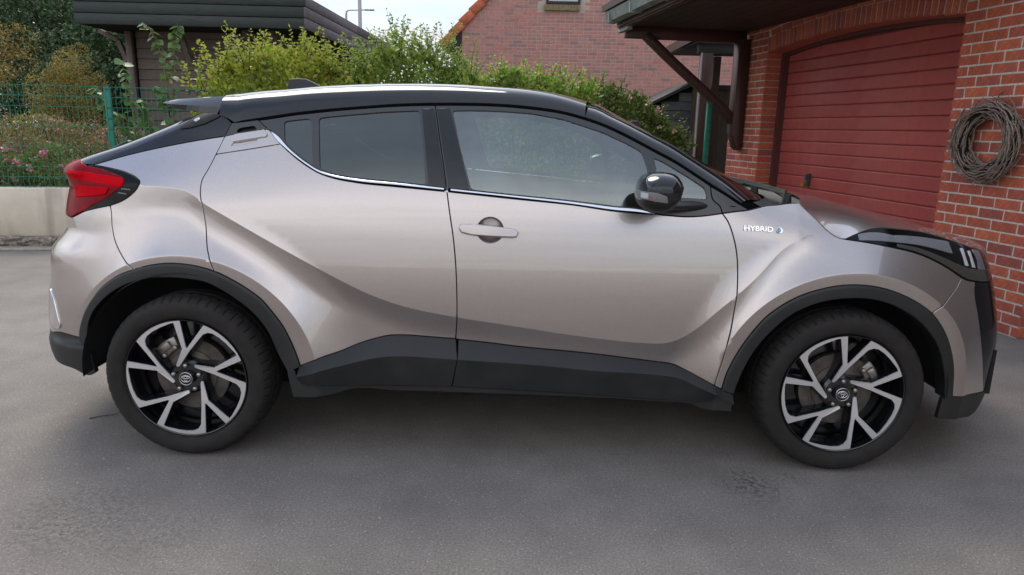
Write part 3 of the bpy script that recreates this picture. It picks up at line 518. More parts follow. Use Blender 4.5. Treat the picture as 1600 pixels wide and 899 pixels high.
def build_car():
    car = empty('parked_car', (0, 0, 0))
    tag(car, 'lilac-silver crossover car with black roof parked side-on on the asphalt before the red garage door', 'car')
    A3 = lambda L: np.asarray(L, float)
    pt = lambda n, i: CV[n][i]
    # ---------- body side panels
    zr = lambda z0, z1, n=14, u=.985: np.array([(rear_lim(z, u), z) for z in np.linspace(z0, z1, n)])
    zf = lambda z0, z1, n=18, u=.985: np.array([(front_lim(z, u), z) for z in np.linspace(z0, z1, n)])
    qp = panel('rear_quarter_panel', loop('bk', cut('rdr', pt('bk', -1), pt('rdr', -1)), cut('arch_r', pt('rdr', -1), pt('rb', -1)), spline(CV['rb'])[::-1], 'tl_back'), M['paint'], car)
    ztop = 1.385
    panel('rear_pillar_cover', loop(zr(pt('bk', 0)[1], ztop, 20), cut('gap', pt('gap', 0), pt('gap', 2)), cut('rdr', pt('rdr', 0), pt('bk', -1)), spline(CV['bk'])[::-1]), M['black'], car, step=.010)
    # rear door
    rdoor = panel('rear_door', loop(cut('rdr', pt('hp_bot', 0), pt('rdr', -1)), cut('arch_r', pt('rdr', -1), pt('arch_r', -1)), 'clad_r_top', cut('bp', pt('bp', -1), pt('bp', 3)),
                                    cut('belt', pt('bp', 3), pt('belt', 2)), spline(CV['hp_bot'])[::-1]), M['paint'], car)
    hp = panel('handle_panel', loop(cut('rdr', pt('bk', -1), pt('hp_bot', 0)), 'hp_bot', cut('belt', pt('belt', 2), pt('belt', 0)), spline(CV['hp_top'])[::-1]), M['paint'], rdoor,
               holes=[closed('rh_scoop', .005)], hole_depth=.007, gap=.0030)
    panel('handle_surround', loop('hp_blacktop', cut('hp_front', pt('hp_front', 0), pt('hp_front', 1)), spline(CV['hp_top'])[::-1], cut('rdr', pt('bk', -1), pt('rdr', 0))), M['frame'], rdoor, holes=[closed('rh_hole', .005)], hole_depth=.02, gap=.0030)
    panel('handle_recess', closed('rh_hole', .006), M['gap'], rdoor, off=-.018, gap=-.006, depth=.003)
    panel('handle_recess', closed('rh_scoop', .006), M['paint'], rdoor, off=-.006, gap=-.006, depth=.003)
    panel('door_handle', loop(A3(CV['rh_bar'])), M['paint'], rdoor, off=.007, gap=0, depth=.02, step=.02)
    # front door
    hc = np.array([-0.1029, 0.9593]); ang = np.linspace(0, 2*PI, 48, endpoint=False)
    cup = hc+np.stack([.0545*np.cos(ang), .052*np.sin(ang)], 1)
    fdoor = panel('front_door', loop(cut('bp', pt('bp', 3), pt('bp', -1)), 'clad_f_top', spline(CV['fd'])[::-1], cut('belt', pt('fd', 0), pt('bp', 3))), M['paint'], car, holes=[cup], hole_depth=.006)
    V = []; F = []
    for k, (r, o) in enumerate([(1.03, -.001), (.98, -.004), (.85, -.0095), (.6, -.014), (.3, -.0165), (.02, -.017)]):
        V += list(surf(hc+(cup-hc)*r, o))
    for k in range(5):
        for i in range(48): F.append((k*48+i, k*48+(i+1) % 48, (k+1)*48+(i+1) % 48, (k+1)*48+i))
    both('handle_recess', V, F, M['paint'], fdoor)
    hb = A3(CV['dh_bar']); xs = hb[1][0]
    bow = lambda x, z: .010*np.clip(1-((x-hc[0])/.115)**2, 0, 1)
    panel('door_handle', loop(np.vstack([hb[1:8], hb[8:9]])), M['paint'], fdoor, off=.026, gap=.0006, depth=.024, step=.015, offf=bow, fillet=.006)
    panel('handle_cap', loop(np.vstack([hb[0:2], hb[8:]])), M['paint'], fdoor, off=.026, gap=.0006, depth=.03, step=.015, offf=bow, fillet=.006)
    # fender, bumpers
    fend = panel('front_fender', loop(cut('fd', pt('fd', 0), pt('fd', -1)), cut('sill_top_f', None, pt('arch_f', 0)), cut('arch_f', pt('arch_f', 0), pt('fb', -1)), spline(CV['fb'])[::-1],
                                      cut('hl_lo', pt('fb', 0), pt('hl_lo', 0)), spline(CV['hood_line'])[::-1], spline(CV['fender_top'])[::-1]), M['paint'], car)
    zl = pt('f_lip', -1)[1]; zh = pt('hl_lo', -1)[1]
    fbp = panel('front_bumper', loop('fb', cut('arch_f', pt('fb', -1), pt('arch_f', -1)), A3(CV['f_lip'])[:2], spline(CV['nose_dark'])[::-1], cut('hl_lo', pt('nose_dark', 0), pt('fb', 0))), M['paint'], car)
    panel('grille_and_reflection', loop('nose_dark', zf(pt('nose_dark', -1)[1], zh), cut('hl_lo', pt('hl_lo', -1), pt('nose_dark', 0))), M['lamp_black'], car, off=-.003)  # black grille edge, with the nose's dark reflection put into the colour
    zb = pt('f_bot', -1)[1]
    panel('bumper_lip', loop('f_lip', zf(zl, zb, 8), spline(CV['f_bot'])[::-1], A3([pt('arch_f_in', -1)])), M['plastic'], car, off=-.004)
    z1 = pt('r_lip', 0)[1]
    rbp = panel('rear_bumper', loop('rb', cut('arch_r', pt('rb', -1), pt('arch_r', 0)), spline(CV['r_lip'])[::-1], zr(z1, pt('tl_low', -1)[1], 24), spline(CV['tl_low'])[::-1]), M['paint'], car)
    panel('rear_skirt', loop('r_lip', A3([pt('arch_r_in', 0)]), A3([pt('r_bot', -1)]), spline(CV['r_bot'])[::-1], zr(pt('r_bot', 0)[1], z1, 10)), M['plastic'], car, off=-.002,
          offf=lambda x, z: .012*sst(.0, .012, np.interp(x, [p[0] for p in CV['r_mid']], [p[1] for p in CV['r_mid']])-z))
    panel('rear_reflector', closed('reflex', .006), M['chrome'], rbp, off=.006, gap=0, depth=.008)
    # far-reaching ends of the shell, across the car
    def cap(name, side, z0, z1, bulge, mats, band, parent, n=26, yn=9):
        V = []; F = []; mi = []
        for z in np.linspace(z0, z1, n):
            x = rear_lim(z) if side < 0 else front_lim(z); y = float(half_width(x, z))
            for t in np.linspace(-1, 1, yn): V.append((x+side*bulge*(1-abs(t)**2.2), t*y, z))
        for k in range(n-1):
            for i in range(yn-1):
                q = (k*yn+i, k*yn+i+1, (k+1)*yn+i+1, (k+1)*yn+i); F.append(q if side > 0 else q[::-1]); mi.append(band(V[k*yn][2]))
        return mesh(name, V, F, mats, parent, True, None, mi, 40)
    cap('tailgate', -1, .30, 1.135, .03, [M['paint'], M['plastic']], lambda z: 1 if z < .42 else 0, car)
    cap('tailgate_glass', -1, 1.137, ztop, .06, [M['privacy']], lambda z: 0, car)
    cap('front_grille', 1, .25, .865, .006, [M['plastic'], M['paint'], M['black']], lambda z: 0 if z < .62 else (1 if z < .7 else 2), car)
    # ---------- cladding, sills, arches
    def clad(name, a, b, c, parent):
        n = 70; t, m, bt = (resamp(spline(CV[k]), n) for k in (a, b, c))
        rows = [surf(t, -.004), surf(t, .007), surf(t*.93+m*.07, .011), surf(t*.07+m*.93, .052), surf(m, .055), surf(m*.94+bt*.06, .054), surf(bt*.96+m*.04, .034), surf(bt, .028)]
        rows.append(rows[-1]+np.array([0, .03, .0]))
        for k in range(len(rows)):                      # closed ends
            pass
        return strip(name, rows, M['plastic'], parent, sharp=28)
    clad('door_cladding', 'clad_r_top', 'clad_r_mid', 'clad_r_bot', rdoor)
    clad('door_cladding', 'clad_f_top', 'clad_f_mid', 'clad_f_bot', fdoor)
    sill = panel('side_sill', loop('sill_hi', spline(CV['sill_bot'])[::-1]), M['plastic'], car, off=.016, depth=.06, gap=.001)
    t, m = resamp(spline(CV['sill_top_f']), 12), resamp(spline(CV['sill_mid_f']), 12)
    strip('sill_tip', [surf(t, 0), surf(t, .008), surf(m, .026), surf(m+np.array([0, -.012]), .026), surf(m+np.array([0, -.012]), -.01)], M['plastic'], sill, sharp=25)
    for a, b in (('arch_r', 'arch_r_in'), ('arch_f', 'arch_f_in')):
        n = 90; O, I = resamp(spline(CV[a]), n), resamp(spline(CV[b]), n)
        rows = [surf(O, -.004), surf(O, .006), surf(O*.9+I*.1, .010), surf(O*.8+I*.2, .0115), surf(O*.06+I*.94, .013), surf(I, .010)]
        rows += [rows[-1]+np.array([0, .012, 0]), rows[-1]+np.array([0, .07, 0])]
        for r in rows[3:]: r[:, 1] = np.maximum(r[:, 1], -.918)
        strip('wheel_arch_trim', rows, M['plastic'], car, sharp=32)
    # wheel wells and floor pan
    for wx in (WHEEL_R, WHEEL_F):
        n = 48; V = []; F = []
        prof = [(.425, -.862), (.435, -.80), (.435, -.50), (.30, -.46), (.02, -.46)]
        for k, (r, y) in enumerate(prof):
            for i in range(n+1):
                a = math.radians(-8+196*i/n); V.append((wx+r*math.cos(a)*1.0, y, max(WHEEL_Z+.005+r*math.sin(a), .33)))
        for k in range(len(prof)-1):
            for i in range(n): F.append((k*(n+1)+i, k*(n+1)+i+1, (k+1)*(n+1)+i+1, (k+1)*(n+1)+i))
        both('wheel_well', V, F, M['liner'], car, None, True, None, True)
    b = MB(); b.box((0, 0, .30), (1.9, .42, .14)); b.box((0, 0, .335), (.84, .72, .10)); b.box((2.0, 0, .35), (.1, .6, .1)); b.box((-1.95, 0, .40), (.06, .55, .1)); b.build('floor_pan', M['liner'], car)
    # dark inner shell behind every shut line
    sh = loop(cut('bk', None, None), A3([pt('hp_front', 2)]), cut('belt', pt('belt', 2), pt('belt', -1)), 'fender_top', 'hood_line', 'hl_lo', A3([(front_lim(.80, .93), .80), (front_lim(.45, .93), .45), pt('arch_f', -1)]),
              spline(CV['arch_f'])[::-1][6:-6], A3([pt('clad_f_bot', -2), pt('clad_f_bot', 1), pt('clad_r_bot', -1), pt('clad_r_bot', 2)]), spline(CV['arch_r'])[::-1][4:-2],
              A3([pt('r_lip', -1), (rear_lim(.48, .9), .48), (rear_lim(.7, .9), .70), (rear_lim(.86, .9), .86), (rear_lim(1.05, .9), 1.05)]))
    panel('inner_shell', sh, M['gap'], car, off=-.024, gap=.004, depth=.004, step=.06)
    # ---------- glasshouse
    k0 = (CV['bp'][0][0]+.003, CV['bp'][0][1])
    def window(door, frame, panes):
        fr = panel('window_frame', frame, M['frame'], door, off=.0, holes=[closed(n) for n, _ in panes], gap=.0035, hole_depth=.010)
        for n, m in panes: panel('window_glass', closed(n), M[m], door, off=-.007, gap=-.005, depth=.004)
        panel('window_seal', frame, M['gap'], door, off=-.022, holes=[inset(closed(n), .006) for n, _ in panes], gap=-.006, depth=.003, step=.08)
    window(rdoor, loop(cut('frame_top', None, CV['bp'][0]), cut('bp', None, pt('bp', 3)), cut('chrome_hi', pt('bp', 3), pt('chrome_hi', 0)), spline(CV['hp_front'])[::-1]), [('gl_rear', 'privacy'), ('gl_rqtr', 'privacy')])
    window(fdoor, loop(cut('frame_top', CV['bp'][0], None), 'tri_front', cut('belt', pt('fd', 0), pt('belt', 14)), cut('chrome_hi', pt('chrome_hi', -1), pt('bp', 3)), cut('bp', pt('bp', 3), CV['bp'][0])), [('gl_front', 'glass'), ('gl_qtr', 'glass')])
    panel('pillar_cover', loop(A3(CV['bp_r'])), M['black'], rdoor, off=.002, gap=0, depth=.004)
    panel('pillar_cover', loop(A3(CV['bp_f'])), M['black'], fdoor, off=.002, gap=0, depth=.004)
    j = pt('bp', 3)
    for d, a, e in ((rdoor, None, j), (fdoor, j, None)):
        hi, lo = resamp(cut('chrome_hi', a, e), 60), resamp(cut('chrome_lo', a, e), 60)
        if d is fdoor: hi, lo = hi[1:], lo[1:]
        else: hi, lo = hi[:-1], lo[:-1]
        strip('chrome_strip', [surf(hi, -.006), surf(hi, .0), surf(hi*.6+lo*.4, .005), surf(lo, .0085), surf(lo, -.01)], M['chrome'], d, sharp=60)
    panel('fender_corner', loop('tri_top', cut('fender_top', pt('tri_top', -1), pt('fender_top', 0)), spline(CV['tri_front'])[::-1]), M['frame'], car, holes=[closed('blk_slot', .004)], hole_depth=.006)
    panel('sensor_slot', closed('blk_slot', .005), M['gap'], car, off=-.005, gap=-.003, depth=.002)
    # ---------- roof, pillars, windscreen, bonnet
    G = surf(spline(CV['gap']), .002); G[:, 2] += .004
    gy = lambda x: float(np.interp(x, G[:, 0], G[:, 1])); gz = lambda x: float(np.interp(x, G[:, 0], G[:, 2]))
    RS = [(-1.32, 1.470), (-1.14, 1.492), (-1.023, 1.501), (-.886, 1.514), (-.732, 1.5225), (-.558, 1.5295), (-.364, 1.532), (-.254, 1.531), (-.095, 1.525), (.05, 1.519), (.195, 1.503), (.36, 1.466)]
    ns = 44; yn = 26; V = []; F = []
    def roof_row(xe, xc):
        ye, ze = gy(xe), gz(xe); zc = float(pchip([a for a, _ in RS], [b for _, b in RS], xc)); P = [(xe, ye-.0, ze), (xe*.95+xc*.05, ye+.054, ze+.94*(zc-ze)), (xe*.9+xc*.1, ye+.062, ze+.985*(zc-ze)), (xc, 0, zc)]
        out = []
        for t in np.linspace(0, 1, yn)**1.35:
            w = ((1-t)**3, 3*t*(1-t)**2, 3*t*t*(1-t), t**3); out.append(tuple(sum(w[i]*P[i][k] for i in range(4)) for k in range(3)))
        return out + [(x, -y, z) for x, y, z in out[-2::-1]]
    for s in np.linspace(0, 1, ns): V += roof_row(-1.222+s*(.262+1.222), -1.30+s*(.345+1.30))
    w = 2*yn-1
    for k in range(ns-1):
        for i in range(w-1): F.append((k*w+i, (k+1)*w+i, (k+1)*w+i+1, k*w+i+1))
    # turned-down edge of the roof panel
    e0 = len(V)
    for k in range(ns): x, y, z = V[k*w]; V.append((x, y+.012, z-.012)); 
    for k in range(ns): x, y, z = V[k*w+w-1]; V.append((x, y-.012, z-.012))
    for k in range(ns-1): F.append((k*w, e0+k, e0+k+1, (k+1)*w)); F.append((k*w+w-1, (k+1)*w+w-1, e0+ns+k+1, e0+ns+k))
    roof = mesh('roof', V, F, M['black'], car, True, None, None, 50)
    # headlining closes the cabin above
    V = []
    for s in np.linspace(0, 1, 12): xe = -1.2+s*1.45; V += [(xe, gy(xe)+.03, gz(xe)-.01), (xe, 0, gz(xe)+.055), (xe, -gy(xe)-.03, gz(xe)-.01)]
    mesh('headlining', V, [(k*3+i, k*3+i+1, k*3+i+4, k*3+i+3) for k in range(11) for i in range(2)], M['cabin'], roof)
    fin = [[-1.1298,0.0,1.5034],[-1.124,0.0,1.5575],[-1.0801,0.0,1.562],[-1.0403,0.0,1.5598],[-1.0059,0.0,1.5455],[-0.957,0.0,1.5189]]
    b = MB(); n = len(fin)
    V = [(x, -.030*(1-(z-1.50)/.085), z) for x, _, z in fin]+[(x, .030*(1-(z-1.50)/.085), z) for x, _, z in fin]
    b.add(V, [tuple(range(n)), tuple(reversed(range(n, 2*n)))]+[(i, n+i, n+(i+1) % n, (i+1) % n) for i in range(n)])
    bevel(b.build('aerial_fin', M['plastic'], roof), .005, 2)
    # front roof pillar and windscreen
    AO = spline([[0.2789,-0.5806,1.4384],[0.3209,-0.5878,1.4277],[0.3601,-0.5949,1.4081],[0.4375,-0.6123,1.3729],[0.5525,-0.6401,1.3186],[0.616,-0.6546,1.2887],[0.6795,-0.6705,1.2501],[0.7527,-0.6887,1.2059],[0.8276,-0.6999,1.1601],[0.8942,-0.7059,1.1112],[0.93,-0.7059,1.0839]], .03); n = len(AO)
    gi = np.searchsorted(G[:, 0], .262); GL = resamp(np.vstack([[.262, gy(.262), gz(.262)], G[gi:]]), n)
    rows = [GL+np.array([0, .012, -.012]), GL]
    for t in (.12, .3, .5, .7, .88, 1.0):
        P = GL*(1-t)+AO*t; P = P+np.array([.15, -.75, .55])*(.013*4*t*(1-t)); rows.append(P)
    rows.append(AO+np.array([-.012, .010, -.014]))
    strip('front_roof_pillar', rows, M['black'], car, flip=False, sharp=50)
    W0 = AO+np.array([.0, .020, .002]); CEN = spline([(.362, 1.470), (.483, 1.406), (.616, 1.340), (.69, 1.302), (.796, 1.246), (.968, 1.160), (1.17, 1.052)], .01); CEN = resamp(CEN, n); CEN = np.stack([CEN[:, 0], 0*CEN[:, 0], CEN[:, 1]], 1)
    rows = []
    for t in np.linspace(1, -1, 21):
        E = W0 if t > 0 else W0*np.array([1, -1, 1]); rows.append(CEN+(E-CEN)*abs(t)**2.1*np.array([1, 0, 1])+np.array([0, 1, 0])*(E[:, 1]*abs(t))[:, None])
    wind = strip('windscreen', rows, M['screen'], car, mirror=False, sharp=60)
    strip('windscreen_seal', [AO+np.array([-.01, .008, -.012]), AO+np.array([.002, .004, .002]), W0+np.array([.004, -.002, .004]), W0+np.array([0, .03, .006])], M['gap'], wind, sharp=60)
    # bonnet
    HE = np.vstack([surf(spline(CV['hood_line'])), surf(spline(CV['hl_hi'])[1:])]); HE = resamp(HE, 60); HE[:, 2] += .002
    hc_ = [(1.28, 1.078), (1.43, 1.058), (1.53, 1.036), (1.7, .996), (1.87, .957), (1.96, .928), (2.09, .899), (2.17, .880), (2.23, .848)]
    V = []; F = []; w = 49
    s = np.linspace(0, 1, 60); cx = 1.285+(2.20-1.285)*s**.95
    for k in range(60):
        ex, ey, ez = HE[k]; zc = float(pchip([a for a, _ in hc_], [b for _, b in hc_], cx[k]))
        for t in np.linspace(-1, 1, w):
            r = abs(t); q = .30*r**2.5+.70*r**7; V.append((cx[k]+(ex-cx[k])*r**2.2, -ey*t, zc+(ez-zc)*q))
    for k in range(59):
        for i in range(w-1): F.append((k*w+i, (k+1)*w+i, (k+1)*w+i+1, k*w+i+1))
    b0 = len(V)
    for sgn, i in ((1, 0), (-1, w-1)):
        for k in range(60): x, y, z = V[k*w+i]; V.append((x, y*.985, z-.02))
    for k in range(59): F.append((k*w, b0+k, b0+k+1, (k+1)*w)); F.append((k*w+w-1, (k+1)*w+w-1, b0+60+k+1, b0+60+k))
    hood = mesh('bonnet', [(x, -y, z) for x, y, z in V], [f[::-1] for f in F], M['paint'], car, True, None, None, 45)
    recalc_up(hood)
    # scuttle between windscreen and bonnet, wipers
    V = []; F = []
    ft = surf(spline(CV['fender_top']))
    for t in np.linspace(-1, 1, 17):
        r = abs(t); wy = -.66*t
        x0, z0 = 1.16-(1.16-.945)*r**2.1, 1.065+(1.078-1.065)*r; x1, z1 = 1.30-(1.30-1.13)*r**2.2, 1.068
        V += [(x0, -.705*t, z0), (x0*.7+x1*.3, -.715*t, z0-.028), (x0*.3+x1*.7, -.725*t, z1-.03), (x1, -.728*t, z1)]
    for k in range(16):
        for i in range(3): F.append((k*4+i, k*4+i+1, (k+1)*4+i+1, (k+1)*4+i))
    scut = mesh('scuttle', V, F, M['plastic'], car, True)
    for y0, y1 in ((-.50, .02), (.12, .55)):
        b = MB()
        p0 = Vector((1.14+.10*(1-(abs(y0)/.6)), y0, 1.085)); p1 = Vector((1.17, (y0+y1)/2, 1.105)); p2 = Vector((1.13, y1, 1.115))
        b.tube([p0, p1, p2], [.013, .009, .006], 8); b.bar(p1+Vector((-.02, -.26, .0)), p1+Vector((-.05, .30, .012)), .008, .018); b.tube([p0-Vector((0, 0, .04)), p0+Vector((0, 0, .012))], [.022, .017], 10)
        b.build('wiper', M['plastic'], scut, True, 40)
    # ---------- spoiler
    low, mid, top = (spline(L, .02) for L in ([[-1.2458,-0.575,1.3794],[-1.3404,-0.54,1.3871],[-1.4205,-0.505,1.3949],[-1.484,-0.47,1.4022],[-1.5268,-0.435,1.4119]], [[-1.2302,-0.57,1.4061],[-1.3187,-0.5425,1.4102],[-1.4007,-0.515,1.4138],[-1.4704,-0.4875,1.4167],[-1.5245,-0.46,1.4212]], [[-1.1893,-0.525,1.4561],[-1.2823,-0.5025,1.45],[-1.3738,-0.48,1.4446],[-1.453,-0.4575,1.4386],[-1.5028,-0.435,1.4337]])); n = 24; low, mid, top = (resamp(L, n) for L in (low, mid, top))
    V = []; F = []
    cen = np.stack([np.linspace(-1.305, -1.565, n), np.zeros(n), np.linspace(1.478, 1.444, n)], 1)
    for i in range(n):
        a, m, t, c = low[i], mid[i], top[i], cen[i]; row = [a+np.array([0, .03, .0]), a, m, m*.5+t*.5+np.array([0, -.002, .002]), t, t*.5+c*.5+np.array([0, 0, .006]), c]
        V += [tuple(p) for p in row]+[(p[0], -p[1], p[2]) for p in row[-2::-1]]
    w = 13
    for k in range(n-1):
        for i in range(w-1): F.append((k*w+i, k*w+i+1, (k+1)*w+i+1, (k+1)*w+i))
        F.append((k*w+w-1, k*w, (k+1)*w, (k+1)*w+w-1))
    F.append(tuple(range(w))); F.append(tuple(reversed(range((n-1)*w, n*w))))
    sp = mesh('rear_spoiler', V, F, M['black'], car, True); recalc(sp); sp.data.set_sharp_from_angle(angle=math.radians(17))
    sb = panel('spoiler_bracket', closed('sp_brk'), M['gap'], car, off=.006, gap=0, depth=.03, step=.02)
    panel('bracket_spot', closed('sp_spot'), M['lens_white'], sb, off=.008, gap=0, depth=.004, step=.01)  # small pale ellipse on the black bracket
    # ---------- tail lamp
    LR = A3(CV['lens_ridge']); zr_ = lambda x: np.interp(x, LR[:, 0], LR[:, 1])
    def ridge(x, z):
        d = z-zr_(x); f = sst(-1.74, -1.82, x); return f*.026*np.where(d >= 0, np.clip(1-d/.075, 0, 1), np.exp(d/.010))
    tl = loop('tl_back', A3(CV['lens_hi'])[3:], A3(CV['lens_lo'])[:-2], A3(CV['tl_low'])[:-2][::-1])
    lamp = panel('tail_light', tl, M['lamp_black'], car, off=.004, gap=.001, step=.02)
    zt, zb_ = CV['lens_hi'][1][1], CV['lens_lo'][-1][1]
    lens = loop(A3(CV['lens_hi'])[1:], A3(CV['lens_lo']), np.array([(rear_lim(z, .97), z) for z in np.linspace(zb_, zt, 14)]))
    panel('lamp_lens', lens, M['red'], lamp, off=.007, gap=.001, step=.008, offf=ridge)
    panel('reflector', loop(A3(CV['lens_in'])), M['red_bright'], lamp, off=.012, gap=0, depth=.006, step=.006)
    xs = np.linspace(LR[0][0]+.010, LR[-1][0]-.010, 24)
    panel('light_bar', loop(np.vstack([np.stack([xs, zr_(xs)+.014], 1), np.stack([xs, zr_(xs)-.018], 1)[::-1]])), M['red_bright'], lamp, off=.0085, gap=0, depth=.004, step=.006, offf=ridge)
    for k in ('tl_mark_a', 'tl_mark_b'):
        b = MB(); p = surf(A3(CV[k]), .006); b.bar(p[0], p[1], .004, .005); b.build('lamp_mark', M['lamp_grey'], lamp)
    # lip of the tailgate and the rear wiper at the foot of the glass
    P = [(-2.045, 1.08), (-2.03, 1.135), (-1.995, 1.168), (-1.945, 1.188), (-1.895, 1.190), (-1.84, 1.165), (-1.82, 1.11)]; V = []; n = len(P); ys = np.linspace(-.34, .34, 19)
    for y in ys:
        k = np.clip((.34-abs(y))/.09, 0, 1)**.5; sh_ = .055-.03*(1-(y/.34)**2)
        V += [(x+sh_-(1-k)*.0, y, 1.08+(z-1.08)*(.25+.75*k)) for x, z in P]
    mesh('tailgate_lip', V, [(a*n+i, (a+1)*n+i, (a+1)*n+i+1, a*n+i+1) for a in range(18) for i in range(n-1)], M['paint'], car, True)
    b = MB(); b.box((-1.955, -.02, 1.195), (.075, .055, .034), R=Matrix.Rotation(math.radians(-24), 3, 'Y')); wp = bevel(b.build('rear_wiper', M['lamp_black'], car), .022, 3)
    b = MB(); b.bar((-1.95, -.02, 1.225), (-1.86, .33, 1.262), .018, .012); b.build('wiper_arm', M['plastic'], wp)
    # ---------- headlamp
    hl = loop('hl_lo', zf(CV['hl_lo'][-1][1], CV['hl_hi'][-1][1], 6, .97), spline(CV['hl_hi'])[::-1])
    lampf = panel('headlight', hl, M['lamp_black'], car, off=-.004, gap=.002, step=.02)
    lo = spline(CV['hl_lo']); hi = spline(CV['hl_hi'])
    def between(xa, xb, fa, fb, n=16):
        """a slice of the lamp between fractions of its height"""
        xs = np.linspace(xa, xb, n); z0 = np.interp(xs, lo[:, 0], lo[:, 1]); z1 = np.interp(xs, hi[:, 0], hi[:, 1])
        f0 = np.interp(xs, [xa, xb], fa); f1 = np.interp(xs, [xa, xb], fb)
        return np.vstack([np.stack([xs, z0+(z1-z0)*f0], 1), np.stack([xs, z0+(z1-z0)*f1], 1)[::-1]])
    panel('light_guide', between(1.50, 1.755, (.34, .60), (.66, .92)), M['lamp_grey'], lampf, off=.002, gap=0, depth=.006, step=.02)
    panel('lamp_insert', between(1.345, 1.50, (.20, .34), (.85, .62)), M['lamp_grey'], lampf, off=.001, gap=0, depth=.005, step=.02)
    panel('lamp_trim', between(1.50, 1.985, (.12, .04), (.22, .40)), M['lamp_beige'], lampf, off=.003, gap=0, depth=.006, step=.02)
    for xa in (1.815, 1.858): panel('lamp_fin', between(xa, xa+.012, (.42, .42), (.86, .86), 4), M['lens_white'], lampf, off=.004, gap=0, depth=.006, step=.02)
    panel('lamp_housing', between(1.90, 1.955, (.40, .40), (.95, .95), 6), M['lamp_grey'], lampf, off=.002, gap=0, depth=.006, step=.02)
    # ---------- badge
    bx, bz = [0.9455,0.9855]
    def surface_frame(x, z, off):
        p = surf(np.array([(x, z)]), off)[0]; nrm = side_normal(np.array([x]), np.array([z]))[0]; nrm = Vector(nrm)
        xa = Vector((1, 0, -.02)); xa = (xa-nrm*xa.dot(nrm)).normalized(); ya = nrm.cross(xa)
        m = Matrix((xa, ya, nrm)).transposed().to_4x4(); m.translation = Vector(p); return m
    def lettering(name, text, size, mtx, mat, parent, ext=.0015, sx=1.0, bold=0.0):
        cu = bpy.data.curves.new(name, 'FONT'); cu.body = text; cu.size = size; cu.extrude = ext; cu.align_x = 'CENTER'; cu.align_y = 'CENTER'; cu.offset = bold
        ob = bpy.data.objects.new(name+'_src', cu); COL.objects.link(ob); dg = bpy.context.evaluated_depsgraph_get()
        me = bpy.data.meshes.new_from_object(ob.evaluated_get(dg)); bpy.data.objects.remove(ob)
        me.transform(mtx @ Matrix.Diagonal((sx, 1, 1, 1))); me.materials.clear(); me.materials.append(mat); me.name = name
        return link(name, me, parent)
    lettering('badge_lettering', 'HYBRID', .0275, surface_frame(bx-.006, bz, .0028), M['chrome'], fend, .0022, 1.22, .0006)
    m = surface_frame([1.0192,0.9817][0]+.004, [1.0192,0.9817][1]-.001, .002); b = MB(); n = 20
    R0 = [m @ Vector((.0125*math.cos(2*PI*i/n), .0115*math.sin(2*PI*i/n), 0)) for i in range(n)]; b.prism(R0, (0, 0, 0), m.to_3x3() @ Vector((0, 0, .003))); bd = b.build('badge_disc', M['chrome'], fend); recalc(bd)
    b = MB(); R0 = [m @ Vector((-.003+.0075*math.cos(2*PI*i/n), .010*math.sin(2*PI*i/n), .0028)) for i in range(n)]; b.prism(R0, (0, 0, 0), m.to_3x3() @ Vector((0, 0, .0012))); recalc(b.build('badge_symbol', M['badge_blue'], fend))
    b = MB(); R0 = [m @ Vector((-.001+.004*math.cos(2*PI*i/n), .0045*math.sin(2*PI*i/n), .004)) for i in range(n)]; b.prism(R0, (0, 0, 0), m.to_3x3() @ Vector((0, 0, .0008))); recalc(b.build('badge_symbol', M['lens_white'], fend))
    # ---------- door mirror
    ML = A3([[0.4296,1.12],[0.4314,1.146],[0.4377,1.1731],[0.4535,1.1914],[0.4666,1.1984],[0.4976,1.2058],[0.5315,1.2052],[0.5601,1.1982],[0.5784,1.1796],[0.5894,1.154],[0.5844,1.1291],[0.5755,1.0972],[0.5625,1.0878],[0.5354,1.0689],[0.4901,1.0645],[0.4611,1.0718],[0.4395,1.0896]]); Pm = np.vstack([ML[-2:], ML, ML[:3]]); s_ = np.concatenate([[0], np.cumsum(np.linalg.norm(np.diff(Pm, axis=0), axis=1))])
    t_ = np.linspace(s_[2], s_[-3], 49)[:-1]; ML = np.stack([pchip_c(s_, Pm[:, i], t_) for i in range(2)], 1); mc = ML.mean(axis=0); n = len(ML)
    thm = np.unwrap(np.arctan2(ML[:, 1]-mc[1], ML[:, 0]-mc[0])); rad = np.hypot(*(ML-mc).T); od = np.argsort(thm % (2*PI)); ta, ra = (thm % (2*PI))[od], rad[od]
    def dome(P):
        d = P-mc; th = np.arctan2(d[:, 1], d[:, 0]) % (2*PI); R = np.interp(th, np.r_[ta-2*PI, ta, ta+2*PI], np.r_[ra, ra, ra]); rho = np.clip(np.hypot(*d.T)/R, 0, .9995)
        return -(1.01+.105*(1-rho**3.2)**.55)
    V = []; F = []; rings = []
    for y, k in ((-.885, .80), (-.895, .90), (-.93, .97), (-.97, 1.0), (-1.01, 1.0)): rings.append(np.stack([mc[0]+(ML[:, 0]-mc[0])*k, np.full(n, y), mc[1]+(ML[:, 1]-mc[1])*k], 1))
    for k in (.995, .98, .95, .9, .82, .7, .52, .3, .1, .01):
        P = mc+(ML-mc)*k; rings.append(np.stack([P[:, 0], dome(P), P[:, 1]], 1))
    V = np.vstack(rings); mi = []
    la, lb = [[0.4209,1.1101],[0.5531,1.0997]]; zl_ = lambda x: la[1]+(lb[1]-la[1])*(x-la[0])/(lb[0]-la[0])
    for k in range(len(rings)-1):
        for i in range(n):
            f = (k*n+i, k*n+(i+1) % n, (k+1)*n+(i+1) % n, (k+1)*n+i); F.append(f); c = V[list(f)].mean(axis=0); mi.append(1 if c[2] < zl_(c[0]) else 0)
    F.append(tuple(range(n))); mi.append(1)
